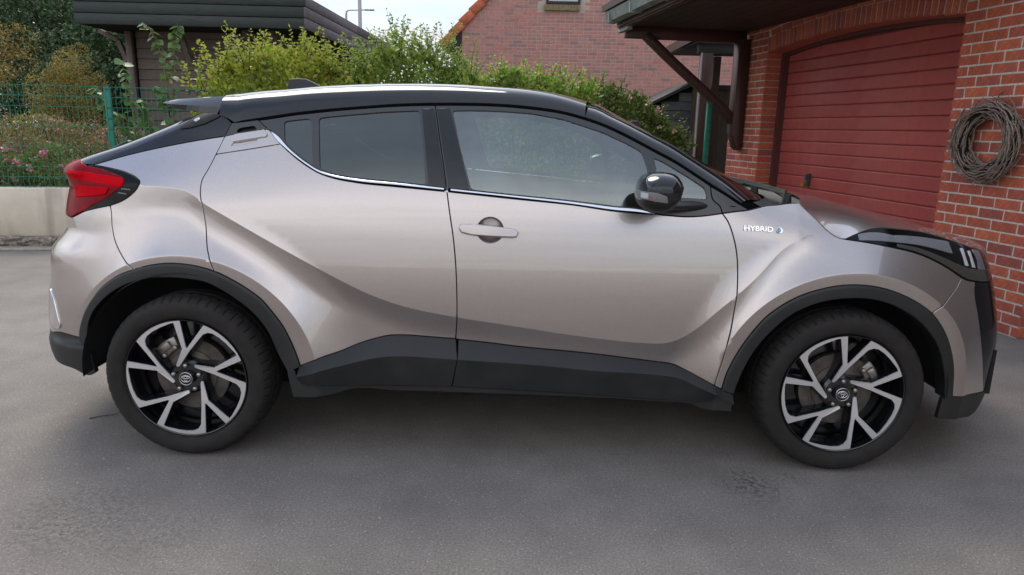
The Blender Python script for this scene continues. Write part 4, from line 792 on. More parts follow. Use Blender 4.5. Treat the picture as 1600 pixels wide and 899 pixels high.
    mir = mesh('door_mirror', V, F, [M['black'], M['plastic']], car, True, None, mi, 60); recalc(mir)
    far = mesh('door_mirror', V*np.array([1, -1, 1]), F, [M['black'], M['plastic']], car, True, None, mi, 60); recalc(far); FAR[mir.name] = far
    SG = A3([[0.4266,1.1435],[0.4812,1.1414],[0.5131,1.1299],[0.5192,1.1067],[0.4496,1.1145],[0.4272,1.1169]])
    def on_dome(name, P, mat, off, parent=mir):
        P = np.asarray(P); P = P if area(P) > 0 else P[::-1]; V2 = [Vector(p) for p in resamp(np.vstack([P, P[:1]]), 50)[:-1]]
        g = [Vector((x, z)) for x in np.arange(P[:, 0].min(), P[:, 0].max(), .007) for z in np.arange(P[:, 1].min(), P[:, 1].max(), .007)]; g = [q for q in g if inside(np.array([q]), P)[0] and edge_dist(np.array([q]), P)[0] > .003]
        v, e, f, *_ = delaunay_2d_cdt(V2+g, [(i, (i+1) % len(V2)) for i in range(len(V2))], [], 0, 1e-6); Q = np.array([tuple(q) for q in v]); Vv = np.stack([Q[:, 0], dome(Q)-off, Q[:, 1]], 1)
        f = [t for t in f if len(t) == 3 and inside(Q[list(t)].mean(axis=0)[None], P)[0]]
        nb = len(V2); Vv = np.vstack([Vv, Vv[:nb]+np.array([0, off+.004, 0])]); f = f+[(i, (i+1) % nb, len(Q)+(i+1) % nb, len(Q)+i) for i in range(nb)]
        o = mesh(name, Vv, f, mat, parent, True, None, None, 50); return o
    on_dome('turn_signal', SG, M['lamp_grey'], .003)
    c0 = SG[0]; on_dome('signal_lens', np.array([(.434, 1.1385), (.452, 1.1375), (.453, 1.1195), (.434, 1.120)]), M['lens_white'], .0045)
    on_dome('signal_bulb', np.array([(.466, 1.128), (.474, 1.128), (.474, 1.120), (.466, 1.120)]), M['amber'], .0045)
    V = []; F = []; n = 14
    for (x, y, z), rx_, rz_ in ((Vector((.515, -.93, 1.075)), .045, .012), (Vector((.56, -.88, 1.071)), .06, .013), (Vector((.63, -.825, 1.068)), .075, .017), (Vector((.69, -.775, 1.066)), .085, .021)):
        for i in range(n): a = 2*PI*i/n; V.append((x+rx_*math.cos(a), y, z+rz_*math.sin(a)))
    for k in range(3):
        for i in range(n): F.append((k*n+i, k*n+(i+1) % n, (k+1)*n+(i+1) % n, (k+1)*n+i))
    both('mirror_arm', V, F, M['plastic'], mir, None, True, None, True)
    # ---------- cabin
    b = MB()
    for sy in (-1, 1):
        s = MB(); s.box((-.02, sy*.37, .52), (.25, .24, .10)); s.box((-.34, sy*.37, .86), (.075, .23, .30), R=Matrix.Rotation(math.radians(-16), 3, 'Y'))
        st = bevel(s.build('seat', M['seat'], car), .05, 3)
        h = MB(); h.box((-.46, sy*.37, 1.215), (.05, .13, .085), R=Matrix.Rotation(math.radians(-12), 3, 'Y')); bevel(h.build('headrest', M['seat'], st), .03, 3)
        g = MB(); g.bar((-.30, sy*.60, 1.20), (.02, sy*.22, .60), .045, .004, up=(1, 0, 0)); g.build('seat_belt', M['belt'], st)
    s = MB(); s.box((-.85, 0, .55), (.24, .60, .10)); s.box((-1.12, 0, .88), (.08, .58, .28), R=Matrix.Rotation(math.radians(-18), 3, 'Y')); bevel(s.build('rear_bench', M['seat'], car), .05, 3)
    s = MB(); s.box((.84, 0, .90), (.20, .66, .12)); s.box((1.02, 0, .93), (.14, .62, .10)); s.box((.74, .37, 1.03), (.10, .17, .035)); dash = bevel(s.build('dashboard', M['cabin'], car), .04, 3)
    b = MB(); c = Vector((.56, .37, .99)); R = Matrix.Rotation(math.radians(-64), 3, 'Y')
    b.tube([c+R @ Vector((.185*math.cos(2*PI*i/32), .185*math.sin(2*PI*i/32), 0)) for i in range(33)], .016, 8, caps=False)
    for a in (0, 120, 240): a = math.radians(a+180); b.bar(c, c+R @ Vector((.18*math.cos(a), .18*math.sin(a), 0)), .03, .02)
    b.bar(c, c+Vector((.24, 0, -.08)), .07); b.build('steering_wheel', M['cabin'], dash, True, 40)
    p, q = [[0.5067,0.45,1.2469],[0.512,0.45,1.1449]]
    b = MB(); b.box(((p[0]+q[0])/2, p[1], (p[2]+q[2])/2), (.009, .001, (p[2]-q[2])/2)); stk = b.build('window_sticker', M['sticker'], car)
    b = MB(); rr = random.Random(3)
    for k in range(7): b.box((p[0]+.003*rr.uniform(-1, 1), p[1]-.0015, p[2]-.008-.0135*k), (.005, .0004, .0035))
    b.build('sticker_print', M['ink'], stk)
    b = MB(); b.box((.55, 0, 1.36), (.02, .12, .035)); bevel(b.build('rear_view_mirror', M['cabin'], car), .01, 2)
    # ---------- wheels
    build_wheels(car)
    return car
def recalc_up(o):
    me = o.data; n = sum(p.normal.z*p.area for p in me.polygons)
    if n < 0: me.flip_normals()

def build_wheels(car):
    Rm, Rt, yf = .2463, .336, -.872
    def ring(prof, n, name, mat, parent, mod=None, sharp=35):
        """lathe about the wheel axle; profile of (radius, y)"""
        V = []; F = []
        for k, (r, y) in enumerate(prof):
            for i in range(n):
                a = 2*PI*i/n; rr, yy = (mod(k, i, r, y) if mod else (r, y)); V.append((rr*math.cos(a), yy, rr*math.sin(a)))
        for k in range(len(prof)-1):
            for i in range(n): F.append((k*n+i, k*n+(i+1) % n, (k+1)*n+(i+1) % n, (k+1)*n+i))
        return mesh(name, V, F, mat, parent, True, None, None, sharp)
    def wheel(cx, side, cal_ang, first=None):
        w = ring([(.06, .090), (.150, .100), (.205, .105), (.225, .11), (.228, .20), (.215, .205)], 60, 'wheel', M['wheel_black'], car)   # dark barrel behind the spokes, y measured from the rim face
        w.location = (cx, yf*side*1.0 if side > 0 else -yf, WHEEL_Z)
        if side < 0: w.rotation_euler = (0, 0, PI)
        # tyre
        n = 336
        prof = [(.243, .018), (.2485, .004), (.254, -.004), (.262, -.010), (.272, -.0135), (.285, -.0155), (.298, -.0145), (.309, -.011), (.3165, -.006), (.3235, .001), (.3285, .009), (.3325, .019), (.3352, .032), (.3365, .050), (.330, .0505), (.330, .057), (.3367, .0575), (.337, .095), (.330, .0955), (.330, .103), (.337, .1035), (.337, .14), (.330, .1405), (.330, .148), (.3365, .1485), (.333, .19), (.31, .215), (.25, .19)]
        def sipe(k, i, r, y):
            if 9 <= k <= 12 and i % 6 == 0: return r-.0055, y
            if k in (16, 17) and i % 6 == 3: return r-.004, y
            if k == 4 or k == 6: return r, y
            return r, y
        t = ring(prof, n, 'tyre', M['tyre'], w, sipe, 24)
        for v in t.data.vertices:                       # flat where it stands
            lim = -(WHEEL_Z-.001)
            if v.co.z < lim: v.co.z = lim
            if v.co.z < -.25: v.co.y -= .006*max(0, (-.25-v.co.z)/.085)*(1 if v.co.y < .1 else -1)
        # lip
        ring([(.2475, .012), (.2475, -.002), (.2455, -.0045), (.2425, -.003), (.2415, .006), (.236, .022)], 120, 'rim_lip', M['wheel_black'], w)
        # five forked spokes: bright machined face on a black body
        Y = [(-.175, .205), (-.150, .178), (-.118, .186), (.084, .466), (.327, .752), (.41, .785), (.49, .772), (.59, .708), (.695, .612), (.82, .470), (.905, .335)]
        Y += [(.984*math.cos(math.radians(a)), .984*math.sin(math.radians(a))) for a in np.linspace(21, 69, 14)]
        Y += [(.048, .525), (.030, .520), (-.026, .984), (-.084, .981), (-.142, .974), (-.042, .50)]
        Y = np.array(Y)*Rm
        dep = lambda r: .010-.011*np.clip((r-.04)/.2, 0, 1)**.8+.014*np.clip(1-r/.10, 0, 1)**2      # the face dishes in towards the hub
        for k in range(5):
            a = -2*PI*k/5; R = np.array([[math.cos(a), -math.sin(a)], [math.sin(a), math.cos(a)]])
            P = Y @ R.T; P = P if area(P) > 0 else P[::-1]
            nb = len(P); v, e, f, *_ = delaunay_2d_cdt([Vector(p) for p in P], [(i, (i+1) % nb) for i in range(nb)], [], 1, 1e-6)
            Q = np.array([tuple(p) for p in v])
            Pf = inset(P, .0010); v, e, f, *_ = delaunay_2d_cdt([Vector(p) for p in Pf], [(i, (i+1) % nb) for i in range(nb)], [], 1, 1e-7); Q = np.array([tuple(p) for p in v])
            Vf = np.stack([Q[:, 0], dep(np.hypot(*Q.T)), Q[:, 1]], 1); fl = [t for t in f]
            # chamfer and flanks
            t_ = np.roll(P, -1, axis=0)-np.roll(P, 1, axis=0); t_ /= np.linalg.norm(t_, axis=1)[:, None]; nn = np.stack([t_[:, 1], -t_[:, 0]], 1)
            rim_in = np.clip((.243-np.hypot(*P.T))/.02, 0, 1)[:, None]
            rows = [np.stack([Pf[:, 0], dep(np.hypot(*P.T)), Pf[:, 1]], 1)]
            for d, dy in ((.0, .0035), (.005, .02), (.009, .05)):
                PP = P+nn*d*rim_in; rows.append(np.stack([PP[:, 0], dep(np.hypot(*P.T))+dy, PP[:, 1]], 1))
            V = np.vstack([Vf]+rows); F = list(fl); mi = [0]*len(fl); b = len(Vf)
            for q in range(3):
                for i in range(nb): F.append((b+q*nb+i, b+q*nb+(i+1) % nb, b+(q+1)*nb+(i+1) % nb, b+(q+1)*nb+i)); mi.append(1 if q else 0)
            mesh('spoke', V, F, [M['alloy'], M['wheel_black']], w, False, None, mi)
        # hub, nuts, cap
        ring([(.005, .018), (.030, .018), (.048, .014), (.062, .016), (.072, .026), (.075, .06)], 40, 'hub', M['wheel_black'], w)
        for k in range(5):
            a = math.radians(72*k+126-36); b = MB(); c = (.0535*math.cos(a), 0, .0535*math.sin(a))
            P = [(c[0]+.0088*math.cos(PI/3*i+a), .012, c[2]+.0088*math.sin(PI/3*i+a)) for i in range(6)]; b.prism(P, (0, 0, 0), (0, -.016, 0)); bevel(b.build('wheel_nut', M['nut'], w), .002, 1)
        capd = ring([(.002, -.003), (.024, -.002), (.0275, .001), (.029, .016)], 36, 'hub_cap', M['wheel_black'], w)
        b = MB()
        el = lambda cx_, cz_, rx, rz: [(cx_+rx*math.cos(2*PI*i/28), -.0045, cz_+rz*math.sin(2*PI*i/28)) for i in range(29)]
        b.tube(el(0, 0, .0262, .0262), .0014, 6, caps=False); b.tube(el(0, 0, .0195, .0135), .0017, 6, caps=False); b.tube(el(0, .0015, .0062, .0118), .0016, 6, caps=False); b.tube(el(0, .0062, .0150, .0050), .0015, 6, caps=False)
        b.build('hub_emblem', M['chrome'], capd, True)
        ring([(.06, .055), (.10, .058), (.102, .062), (.150, .063), (.151, .085), (.06, .085)], 48, 'brake_disc', M['rotor'], w, None, 30)
        b = MB(); a0 = math.radians(cal_ang)
        for s_, (ra, rb, dy) in enumerate(((.118, .172, .045), (.135, .165, .030))):
            aa = [a0+math.radians(g) for g in (np.linspace(-17, 17, 7) if s_ == 0 else np.linspace(-8, 9, 4))]
            P = [(ra*math.cos(q), dy, ra*math.sin(q)) for q in aa]+[(rb*math.cos(q), dy, rb*math.sin(q)) for q in reversed(aa)]; b.prism(P, (0, 0, 0), (0, .05, 0))
        for g in (-13, 13): q = a0+math.radians(g); b.tube([(.128*math.cos(q), .03, .128*math.sin(q)), (.128*math.cos(q), .08, .128*math.sin(q))], .010, 8)
        bevel(b.build('brake_caliper', M['caliper'], w), .003, 1)
        ring([(.236, .03), (.222, .06), (.222, .10)], 60, 'barrel', M['wheel_black'], w)
        return w
    for cx, ca in ((WHEEL_R, 127), (WHEEL_F, 31)):
        for side in (1, -1): wheel(cx, side, ca)
CAR = build_car()

# ================================================================== the place
RZ = 0.17338
BX, BY = 3.474, 1.1526          # foot of the garage wall's near corner
def env_mats():
    t = NT('asphalt'); p = t.coord('Object')
    big = t.noise(.55, 5, .6); mid = t.noise(3.5, 5, .6); grain = t.noise(120, 4, .75); fine = t.noise(420, 2, .7)
    base = t.ramp(grain, [(.30, (.135, .121, .110)), (.50, (.232, .211, .194)), (.69, (.335, .307, .284))])
    col = t.mix(base, t.ramp(big, [(.3, (.74, .73, .72)), (.7, (1.10, 1.08, 1.06))]), 1.0, 'MULTIPLY')
    col = t.mix(col, t.ramp(mid, [(.25, (.80, .80, .80)), (.75, (1.12, 1.11, 1.10))]), 1.0, 'MULTIPLY')
    # pale chips in the wearing course
    vo = t.new('TexVoronoi'); vo.inputs['Scale'].default_value = 70; t.l.new(p, vo.inputs['Vector'])
    chip = t.math('LESS_THAN', vo.outputs['Distance'], .17); vc = t.new('SeparateColor'); t.l.new(vo.outputs['Color'], vc.inputs[0])
    chip = t.math('MULTIPLY', chip, t.math('GREATER_THAN', vc.outputs[0], .72))
    col = t.mix(col, (.42, .40, .37), t.math('MULTIPLY', chip, .8))
    # dark worn spots
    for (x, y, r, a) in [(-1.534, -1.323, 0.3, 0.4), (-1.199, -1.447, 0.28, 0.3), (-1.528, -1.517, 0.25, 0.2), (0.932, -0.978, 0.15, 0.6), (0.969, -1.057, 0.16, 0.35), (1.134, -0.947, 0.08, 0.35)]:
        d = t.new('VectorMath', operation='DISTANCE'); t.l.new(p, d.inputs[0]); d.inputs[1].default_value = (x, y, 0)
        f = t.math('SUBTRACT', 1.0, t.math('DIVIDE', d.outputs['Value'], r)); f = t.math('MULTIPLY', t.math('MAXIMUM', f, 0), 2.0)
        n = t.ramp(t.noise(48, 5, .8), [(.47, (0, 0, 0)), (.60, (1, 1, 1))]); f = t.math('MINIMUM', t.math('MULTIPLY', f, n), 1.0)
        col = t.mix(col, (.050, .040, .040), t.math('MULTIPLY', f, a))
    t.set(Base_Color=col, Roughness=.93)
    h = t.math('ADD', t.math('MULTIPLY', grain, .7), t.math('MULTIPLY', fine, .5)); t.bump(h, .55, .006); M['asphalt'] = t.m
    def brick(name, cols, grime, sc=1.0):
        t = NT(name); r = t.rnd(); n = t.noise(35*sc, 5, .65); n2 = t.noise(6, 4)
        c = t.ramp(r, [(i/(len(cols)-1), k) for i, k in enumerate(cols)])
        c = t.mix(c, t.ramp(n, [(.3, (.68, .66, .66)), (.7, (1.18, 1.16, 1.14))]), 1.0, 'MULTIPLY'); c = t.mix(c, grime, t.math('MULTIPLY', t.ramp(n2, [(.5, (0, 0, 0)), (.75, (1, 1, 1))]), .35))
        t.set(Base_Color=c, Roughness=.88); t.bump(n, .35, .003); return t.m
    M['brick'] = brick('orange_red_brick', [(0.432, 0.102, 0.062), (0.528, 0.126, 0.070), (0.396, 0.098, 0.079), (0.564, 0.150, 0.074), (0.456, 0.110, 0.060), (.31, .085, .075)], (.22, .075, .06))
    M['brick_far'] = brick('mottled_pink_brick', [(0.543, 0.241, 0.206), (0.481, 0.249, 0.221), (0.590, 0.264, 0.225), (0.372, 0.218, 0.202), (0.559, 0.237, 0.198), (0.512, 0.268, 0.237), (0.528, 0.229, 0.194), (0.333, 0.206, 0.194)], (.34, .22, .20))
    M['mortar'] = simple('pale_grey_mortar', (.56, .51, .45), .95, var=.22, scale=40, bump=.5)
    M['mortar_far'] = simple('pinkish_mortar', (.48, .40, .345), .95, var=.2, scale=30)
    t = NT('red_door_paint'); n = t.noise(9, 5, .6); r = t.rnd(); g = t.new('TexNoise'); g.inputs['Scale'].default_value = 14
    mp = t.new('Mapping'); mp.inputs['Scale'].default_value = (1, 1, 14); t.l.new(t.coord('Object'), mp.inputs[0]); t.l.new(mp.outputs[0], g.inputs['Vector'])
    c = t.mix(t.ramp(n, [(.3, (.34, .058, .054)), (.7, (.43, .078, .070))]), t.ramp(r, [(0, (.90, .90, .90)), (1, (1.08, 1.06, 1.06))]), 1.0, 'MULTIPLY')
    fade = t.noise(1.3, 4, .6); c = t.mix(c, (.50, .155, .135), t.math('MULTIPLY', t.ramp(fade, [(.42, (0, 0, 0)), (.70, (1, 1, 1))]), .35))
    spz = t.new('SeparateXYZ'); t.l.new(t.coord('Object'), spz.inputs[0]); c = t.mix(c, (.17, .060, .050), t.math('MULTIPLY', t.ramp(t.noise(19, 5, .7), [(.52, (0, 0, 0)), (.70, (1, 1, 1))]), .30))
    t.set(Base_Color=c, Roughness=.5); t.bump(g.outputs['Fac'], .15, .003); M['door'] = t.m
    M['oxide'] = simple('red_brown_frame_paint', (.10, .035, .032), .5)
    def wood(name, a, b, rough=.7, axis=(1, 14, 14), bump=.25):
        t = NT(name); g = t.new('TexNoise'); g.inputs['Scale'].default_value = 5; g.inputs['Detail'].default_value = 6
        mp = t.new('Mapping'); mp.inputs['Scale'].default_value = axis; t.l.new(t.coord('Object'), mp.inputs[0]); t.l.new(mp.outputs[0], g.inputs['Vector'])
        c = t.mix(t.ramp(g.outputs['Fac'], [(.3, a), (.7, b)]), t.ramp(t.rnd(), [(0, (.85, .85, .86)), (1, (1.12, 1.10, 1.08))]), 1.0, 'MULTIPLY')
        t.set(Base_Color=c, Roughness=rough); t.bump(g.outputs['Fac'], bump, .003); return t.m
    M['brown_wood'] = wood('dark_brown_stain', (.045, .019, .016), (.075, .030, .024), .5, (14, 14, 1))
    M['soffit'] = wood('dark_soffit_board', (.030, .017, .014), (.050, .026, .020), .6)
    M['gutter'] = simple('grey_green_zinc', (.25, .28, .27), .5, .3, var=.25, scale=9)
    M['fascia'] = wood('dark_green_grey_board', (.026, .034, .032), (.044, .053, .050), .7, (1.2, 10, 10))
    M['fascia_side'] = wood('weathered_purple_grey_board', (.085, .075, .082), (.15, .135, .145), .75, (10, 1.2, 10))
    M['plank'] = wood('taupe_stained_plank', (.125, .098, .088), (.170, .137, .122), .8, (1.2, 10, 10))
    M['wing'] = wood('grey_brown_wall_board', (.15, .125, .12), (.21, .18, .17), .85, (10, 10, 1.2))
    M['dark_hole'] = simple('unlit_interior', (.006, .006, .006), .95)
    M['slate'] = wood('blue_grey_plank', (.060, .066, .078), (.10, .108, .125), .8, (1.2, 10, 10))
    M['old_board'] = wood('brown_grey_board', (.060, .045, .036), (.10, .076, .060), .85, (10, 10, 1.2))
    t = NT('cast_concrete'); n = t.noise(3, 6, .6); pit = t.noise(38, 3, .7); sp = t.new('SeparateXYZ'); t.l.new(t.coord('Object'), sp.inputs[0])
    c = t.ramp(n, [(.3, (.60, .52, .42)), (.7, (.72, .64, .53))]); c = t.mix(c, (.13, .105, .085), t.ramp(pit, [(.66, (0, 0, 0)), (.74, (.8, .8, .8))]))
    st = t.new('TexNoise'); st.inputs['Scale'].default_value = 7; mp = t.new('Mapping'); mp.inputs['Scale'].default_value = (1, 1, .12); t.l.new(t.coord('Object'), mp.inputs[0]); t.l.new(mp.outputs[0], st.inputs['Vector'])
    c = t.mix(c, (.24, .20, .165), t.math('MULTIPLY', t.ramp(st.outputs['Fac'], [(.5, (0, 0, 0)), (.72, (1, 1, 1))]), .5)); t.set(Base_Color=c, Roughness=.92); t.bump(pit, .3, .004); M['concrete'] = t.m
    t = NT('rough_footing'); n = t.noise(22, 6, .75); m_ = t.noise(5, 4)
    c = t.ramp(n, [(.30, (.05, .042, .032)), (.5, (.24, .20, .165)), (.68, (.50, .45, .39))]); c = t.mix(c, (.06, .065, .025), t.ramp(m_, [(.52, (0, 0, 0)), (.66, (.8, .8, .8))])); t.set(Base_Color=c, Roughness=.95); t.bump(n, .9, .02); M['footing'] = t.m
    M['kerb'] = simple('pale_kerb_concrete', (.37, .335, .285), .95, var=.2, scale=20, bump=.3)
    M['soil'] = simple('dark_garden_soil', (.05, .042, .030), .95, var=.4, scale=9, bump=.6)
    M['green_metal'] = simple('green_coated_steel', (.012, .19, .125), .65, 0, 0, var=.15)
    M['grey_metal'] = simple('galvanised_steel', (.42, .44, .46), .45, .6)
    M['dark_metal'] = simple('dark_grey_post', (.05, .055, .06), .6)
    M['cap'] = simple('dark_post_cap', (.06, .06, .065), .6)
    M['tile'] = simple('orange_roof_tile', (.50, .135, .065), .8, var=.2, scale=12, bump=.2)
    M['black_board'] = wood('black_eave_board', (.014, .014, .016), (.030, .030, .034), .7, (10, 10, 1.2))
    M['sill'] = simple('weathered_sill_brick', (.30, .22, .125), .9, var=.3, scale=20)
    M['pane'] = simple('curtained_pane', (.42, .42, .45), .15, 0, 1.0)
    M['twig'] = wood('grey_brown_twig', (.055, .038, .028), (.38, .30, .25), .85, (30, 30, 30))
    M['bark'] = simple('brown_bark', (.085, .058, .038), .9, var=.35, scale=25, bump=.5)
    M['stem'] = simple('reddish_stem', (.21, .125, .065), .8)
    M['brass'] = simple('brass_lock', (.55, .40, .08), .35, .7)
    M['petal'] = simple('pink_petal', (.62, .20, .28), .7, var=.25, scale=60)
    M['petal_pale'] = simple('pale_pink_petal', (.62, .36, .33), .7, var=.2, scale=60)
    def leaf(name, cols, trans=.35, rough=.55):
        t = NT(name); r = t.new('NewGeometry').outputs['Random Per Island']; n = t.noise(2.2, 4)
        c = t.ramp(r, [(i/(len(cols)-1), k) for i, k in enumerate(cols)]); c = t.mix(c, t.ramp(n, [(.3, (.80, .80, .75)), (.7, (1.15, 1.12, 1.05))]), 1.0, 'MULTIPLY')
        t.set(Base_Color=c, Roughness=rough); tr = t.new('BsdfTranslucent'); t.l.new(c, tr.inputs[0])
        mx = t.new('MixShader'); mx.inputs[0].default_value = trans; t.l.new(t.b.outputs[0], mx.inputs[1]); t.l.new(tr.outputs[0], mx.inputs[2]); t.l.new(mx.outputs[0], t.out.inputs[0]); return t.m
    M['leaf_lime'] = leaf('yellow_green_leaf', [(0.260, 0.340, 0.040), (0.439, 0.504, 0.065), (0.195, 0.308, 0.048), (0.552, 0.585, 0.097), (0.325, 0.405, 0.048), (0.487, 0.390, 0.081)])
    M['leaf_mid'] = leaf('mid_green_leaf', [(0.209, 0.322, 0.067), (0.304, 0.418, 0.086), (0.152, 0.246, 0.057), (0.398, 0.493, 0.113), (0.246, 0.361, 0.076)])
    M['leaf_hedge'] = leaf('hedge_green_leaf', [(0.167, 0.320, 0.061), (0.278, 0.460, 0.089), (0.362, 0.529, 0.097), (0.139, 0.251, 0.055), (0.473, 0.529, 0.139), (0.557, 0.418, 0.167)])
    M['leaf_dark'] = leaf('dark_green_leaf', [(0.050, 0.102, 0.050), (0.080, 0.155, 0.073), (0.114, 0.194, 0.080), (0.046, 0.080, 0.046), (0.170, 0.228, 0.091)], .25)
    M['leaf_amber'] = leaf('amber_conifer_leaf', [(0.285, 0.195, 0.053), (0.405, 0.255, 0.068), (0.195, 0.180, 0.045), (0.255, 0.247, 0.060), (0.495, 0.285, 0.090)], .3)
    M['leaf_gold'] = leaf('gold_shrub_leaf', [(0.270, 0.216, 0.047), (0.392, 0.324, 0.068), (0.216, 0.203, 0.041), (0.324, 0.216, 0.081), (0.162, 0.176, 0.041)], .3)
    M['leaf_spirea'] = leaf('russet_spirea_leaf', [(0.244, 0.235, 0.066), (0.356, 0.244, 0.112), (0.169, 0.206, 0.056), (0.375, 0.319, 0.094), (0.413, 0.225, 0.160), (0.281, 0.300, 0.075)], .3)
    M['leaf_rose'] = leaf('rose_leaf', [(0.118, 0.199, 0.047), (0.187, 0.281, 0.070), (0.083, 0.140, 0.035), (0.281, 0.305, 0.070)], .3)
    M['leaf_big'] = leaf('lilac_leaf', [(0.126, 0.227, 0.067), (0.185, 0.302, 0.092), (0.101, 0.176, 0.059), (0.269, 0.403, 0.101)], .35, .4)
env_mats()

def fast_mesh(name, V, F, mats, parent=None, kind=None, smooth=False):
    me = bpy.data.meshes.new(name); V = np.asarray(V, np.float32); F = np.asarray(F, np.int32); n, k = F.shape
    me.vertices.add(len(V)); me.vertices.foreach_set('co', V.ravel()); me.loops.add(n*k); me.loops.foreach_set('vertex_index', F.ravel())
    me.polygons.add(n); me.polygons.foreach_set('loop_start', np.arange(0, n*k, k, dtype=np.int32)); me.polygons.foreach_set('loop_total', np.full(n, k, np.int32))
    me.materials.append(mats); me.update(calc_edges=True); me.validate()
    o = link(name, me, parent)
    if kind: o['kind'] = kind
    return o
def leaf_geo(C, size, aspect=.62, up=.35, rng=RNG, droop=0.0, dirs=None):
    """folded four-point leaves at the points C"""
    n = len(C); a = rng.normal(size=(n, 3)); 
    if dirs is not None: a = a*.55+dirs
    a[:, 2] -= droop; a /= np.linalg.norm(a, axis=1)[:, None]+1e-9
    nrm = rng.normal(size=(n, 3)); nrm[:, 2] += up*3; b = np.cross(nrm, a); b /= np.linalg.norm(b, axis=1)[:, None]+1e-9; c = np.cross(a, b)
    s = (size*rng.uniform(.6, 1.25, n))[:, None]; w = s*aspect*.5
    p0 = C; p1 = C+a*s*.45+b*w+c*s*.10; p2 = C+a*s; p3 = C+a*s*.45-b*w+c*s*.10
    V = np.stack([p0, p1, p2, p3], 1).reshape(-1, 3); i = np.arange(n)*4
    F = np.concatenate([np.stack([i, i+1, i+2], 1), np.stack([i, i+2, i+3], 1)]); return V, F
def join(geos):
    Vs, Fs, b = [], [], 0
    for V, F in geos: Vs.append(V); Fs.append(np.asarray(F)+b); b += len(V)
    return np.vstack(Vs), np.vstack(Fs)

# ------------------------------------------------------------------ ground
def build_ground():
    b = MB(); b.add([(-150, -150, 0), (150, -150, 0), (150, 150, 0), (-150, 150, 0)], [(0, 1, 2, 3)])
    tag(b.build('driveway', M['asphalt']), kind='structure')
    g = empty('garden_frame', (-5.2, 3.76, 0), RZ)
    bpy.data.objects.remove(g)
    b = MB(); b.box((20, 22.3, .28), (40, 22.0, .28)); o = b.build('garden_ground', M['soil']); o.location = (-5.2-25*math.cos(RZ), 3.76-25*math.sin(RZ), 0); o.rotation_euler = (0, 0, RZ); tag(o, kind='structure')
build_ground()

# ------------------------------------------------------------------ garage
BRK = {}
def brick_mesh(L, H, T, k, far=False, deep=.03):
    """a brick lying along y, its outer face towards -x, edges chamfered and slightly uneven"""
    key = (round(L, 3), round(H, 3), k, far)
    if key in BRK: return BRK[key]
    r = random.Random(hash(key) & 0xffff); j = lambda a: r.uniform(-a, a); c = .0035; e = .0016
    f = [(-T, sy*(L/2-c)+j(e), sz*(H/2-c)+j(e)) for sy, sz in ((-1, -1), (1, -1), (1, 1), (-1, 1))]
    m = [(-T+c+j(.0006), sy*L/2+j(e), sz*H/2+j(e)) for sy, sz in ((-1, -1), (1, -1), (1, 1), (-1, 1))]
    bk = [(deep, p[1], p[2]) for p in m]
    V = f+m+bk; F = [(3, 2, 1, 0)]
    for i in range(4): q = (i+1) % 4; F += [(i, q, 4+q, 4+i), (4+i, 4+q, 8+q, 8+i)]
    me = bpy.data.meshes.new('brick'); me.from_pydata(V, [], F); me.materials.append(M['brick_far'] if far else M['brick']); me.update(); BRK[key] = me; return me
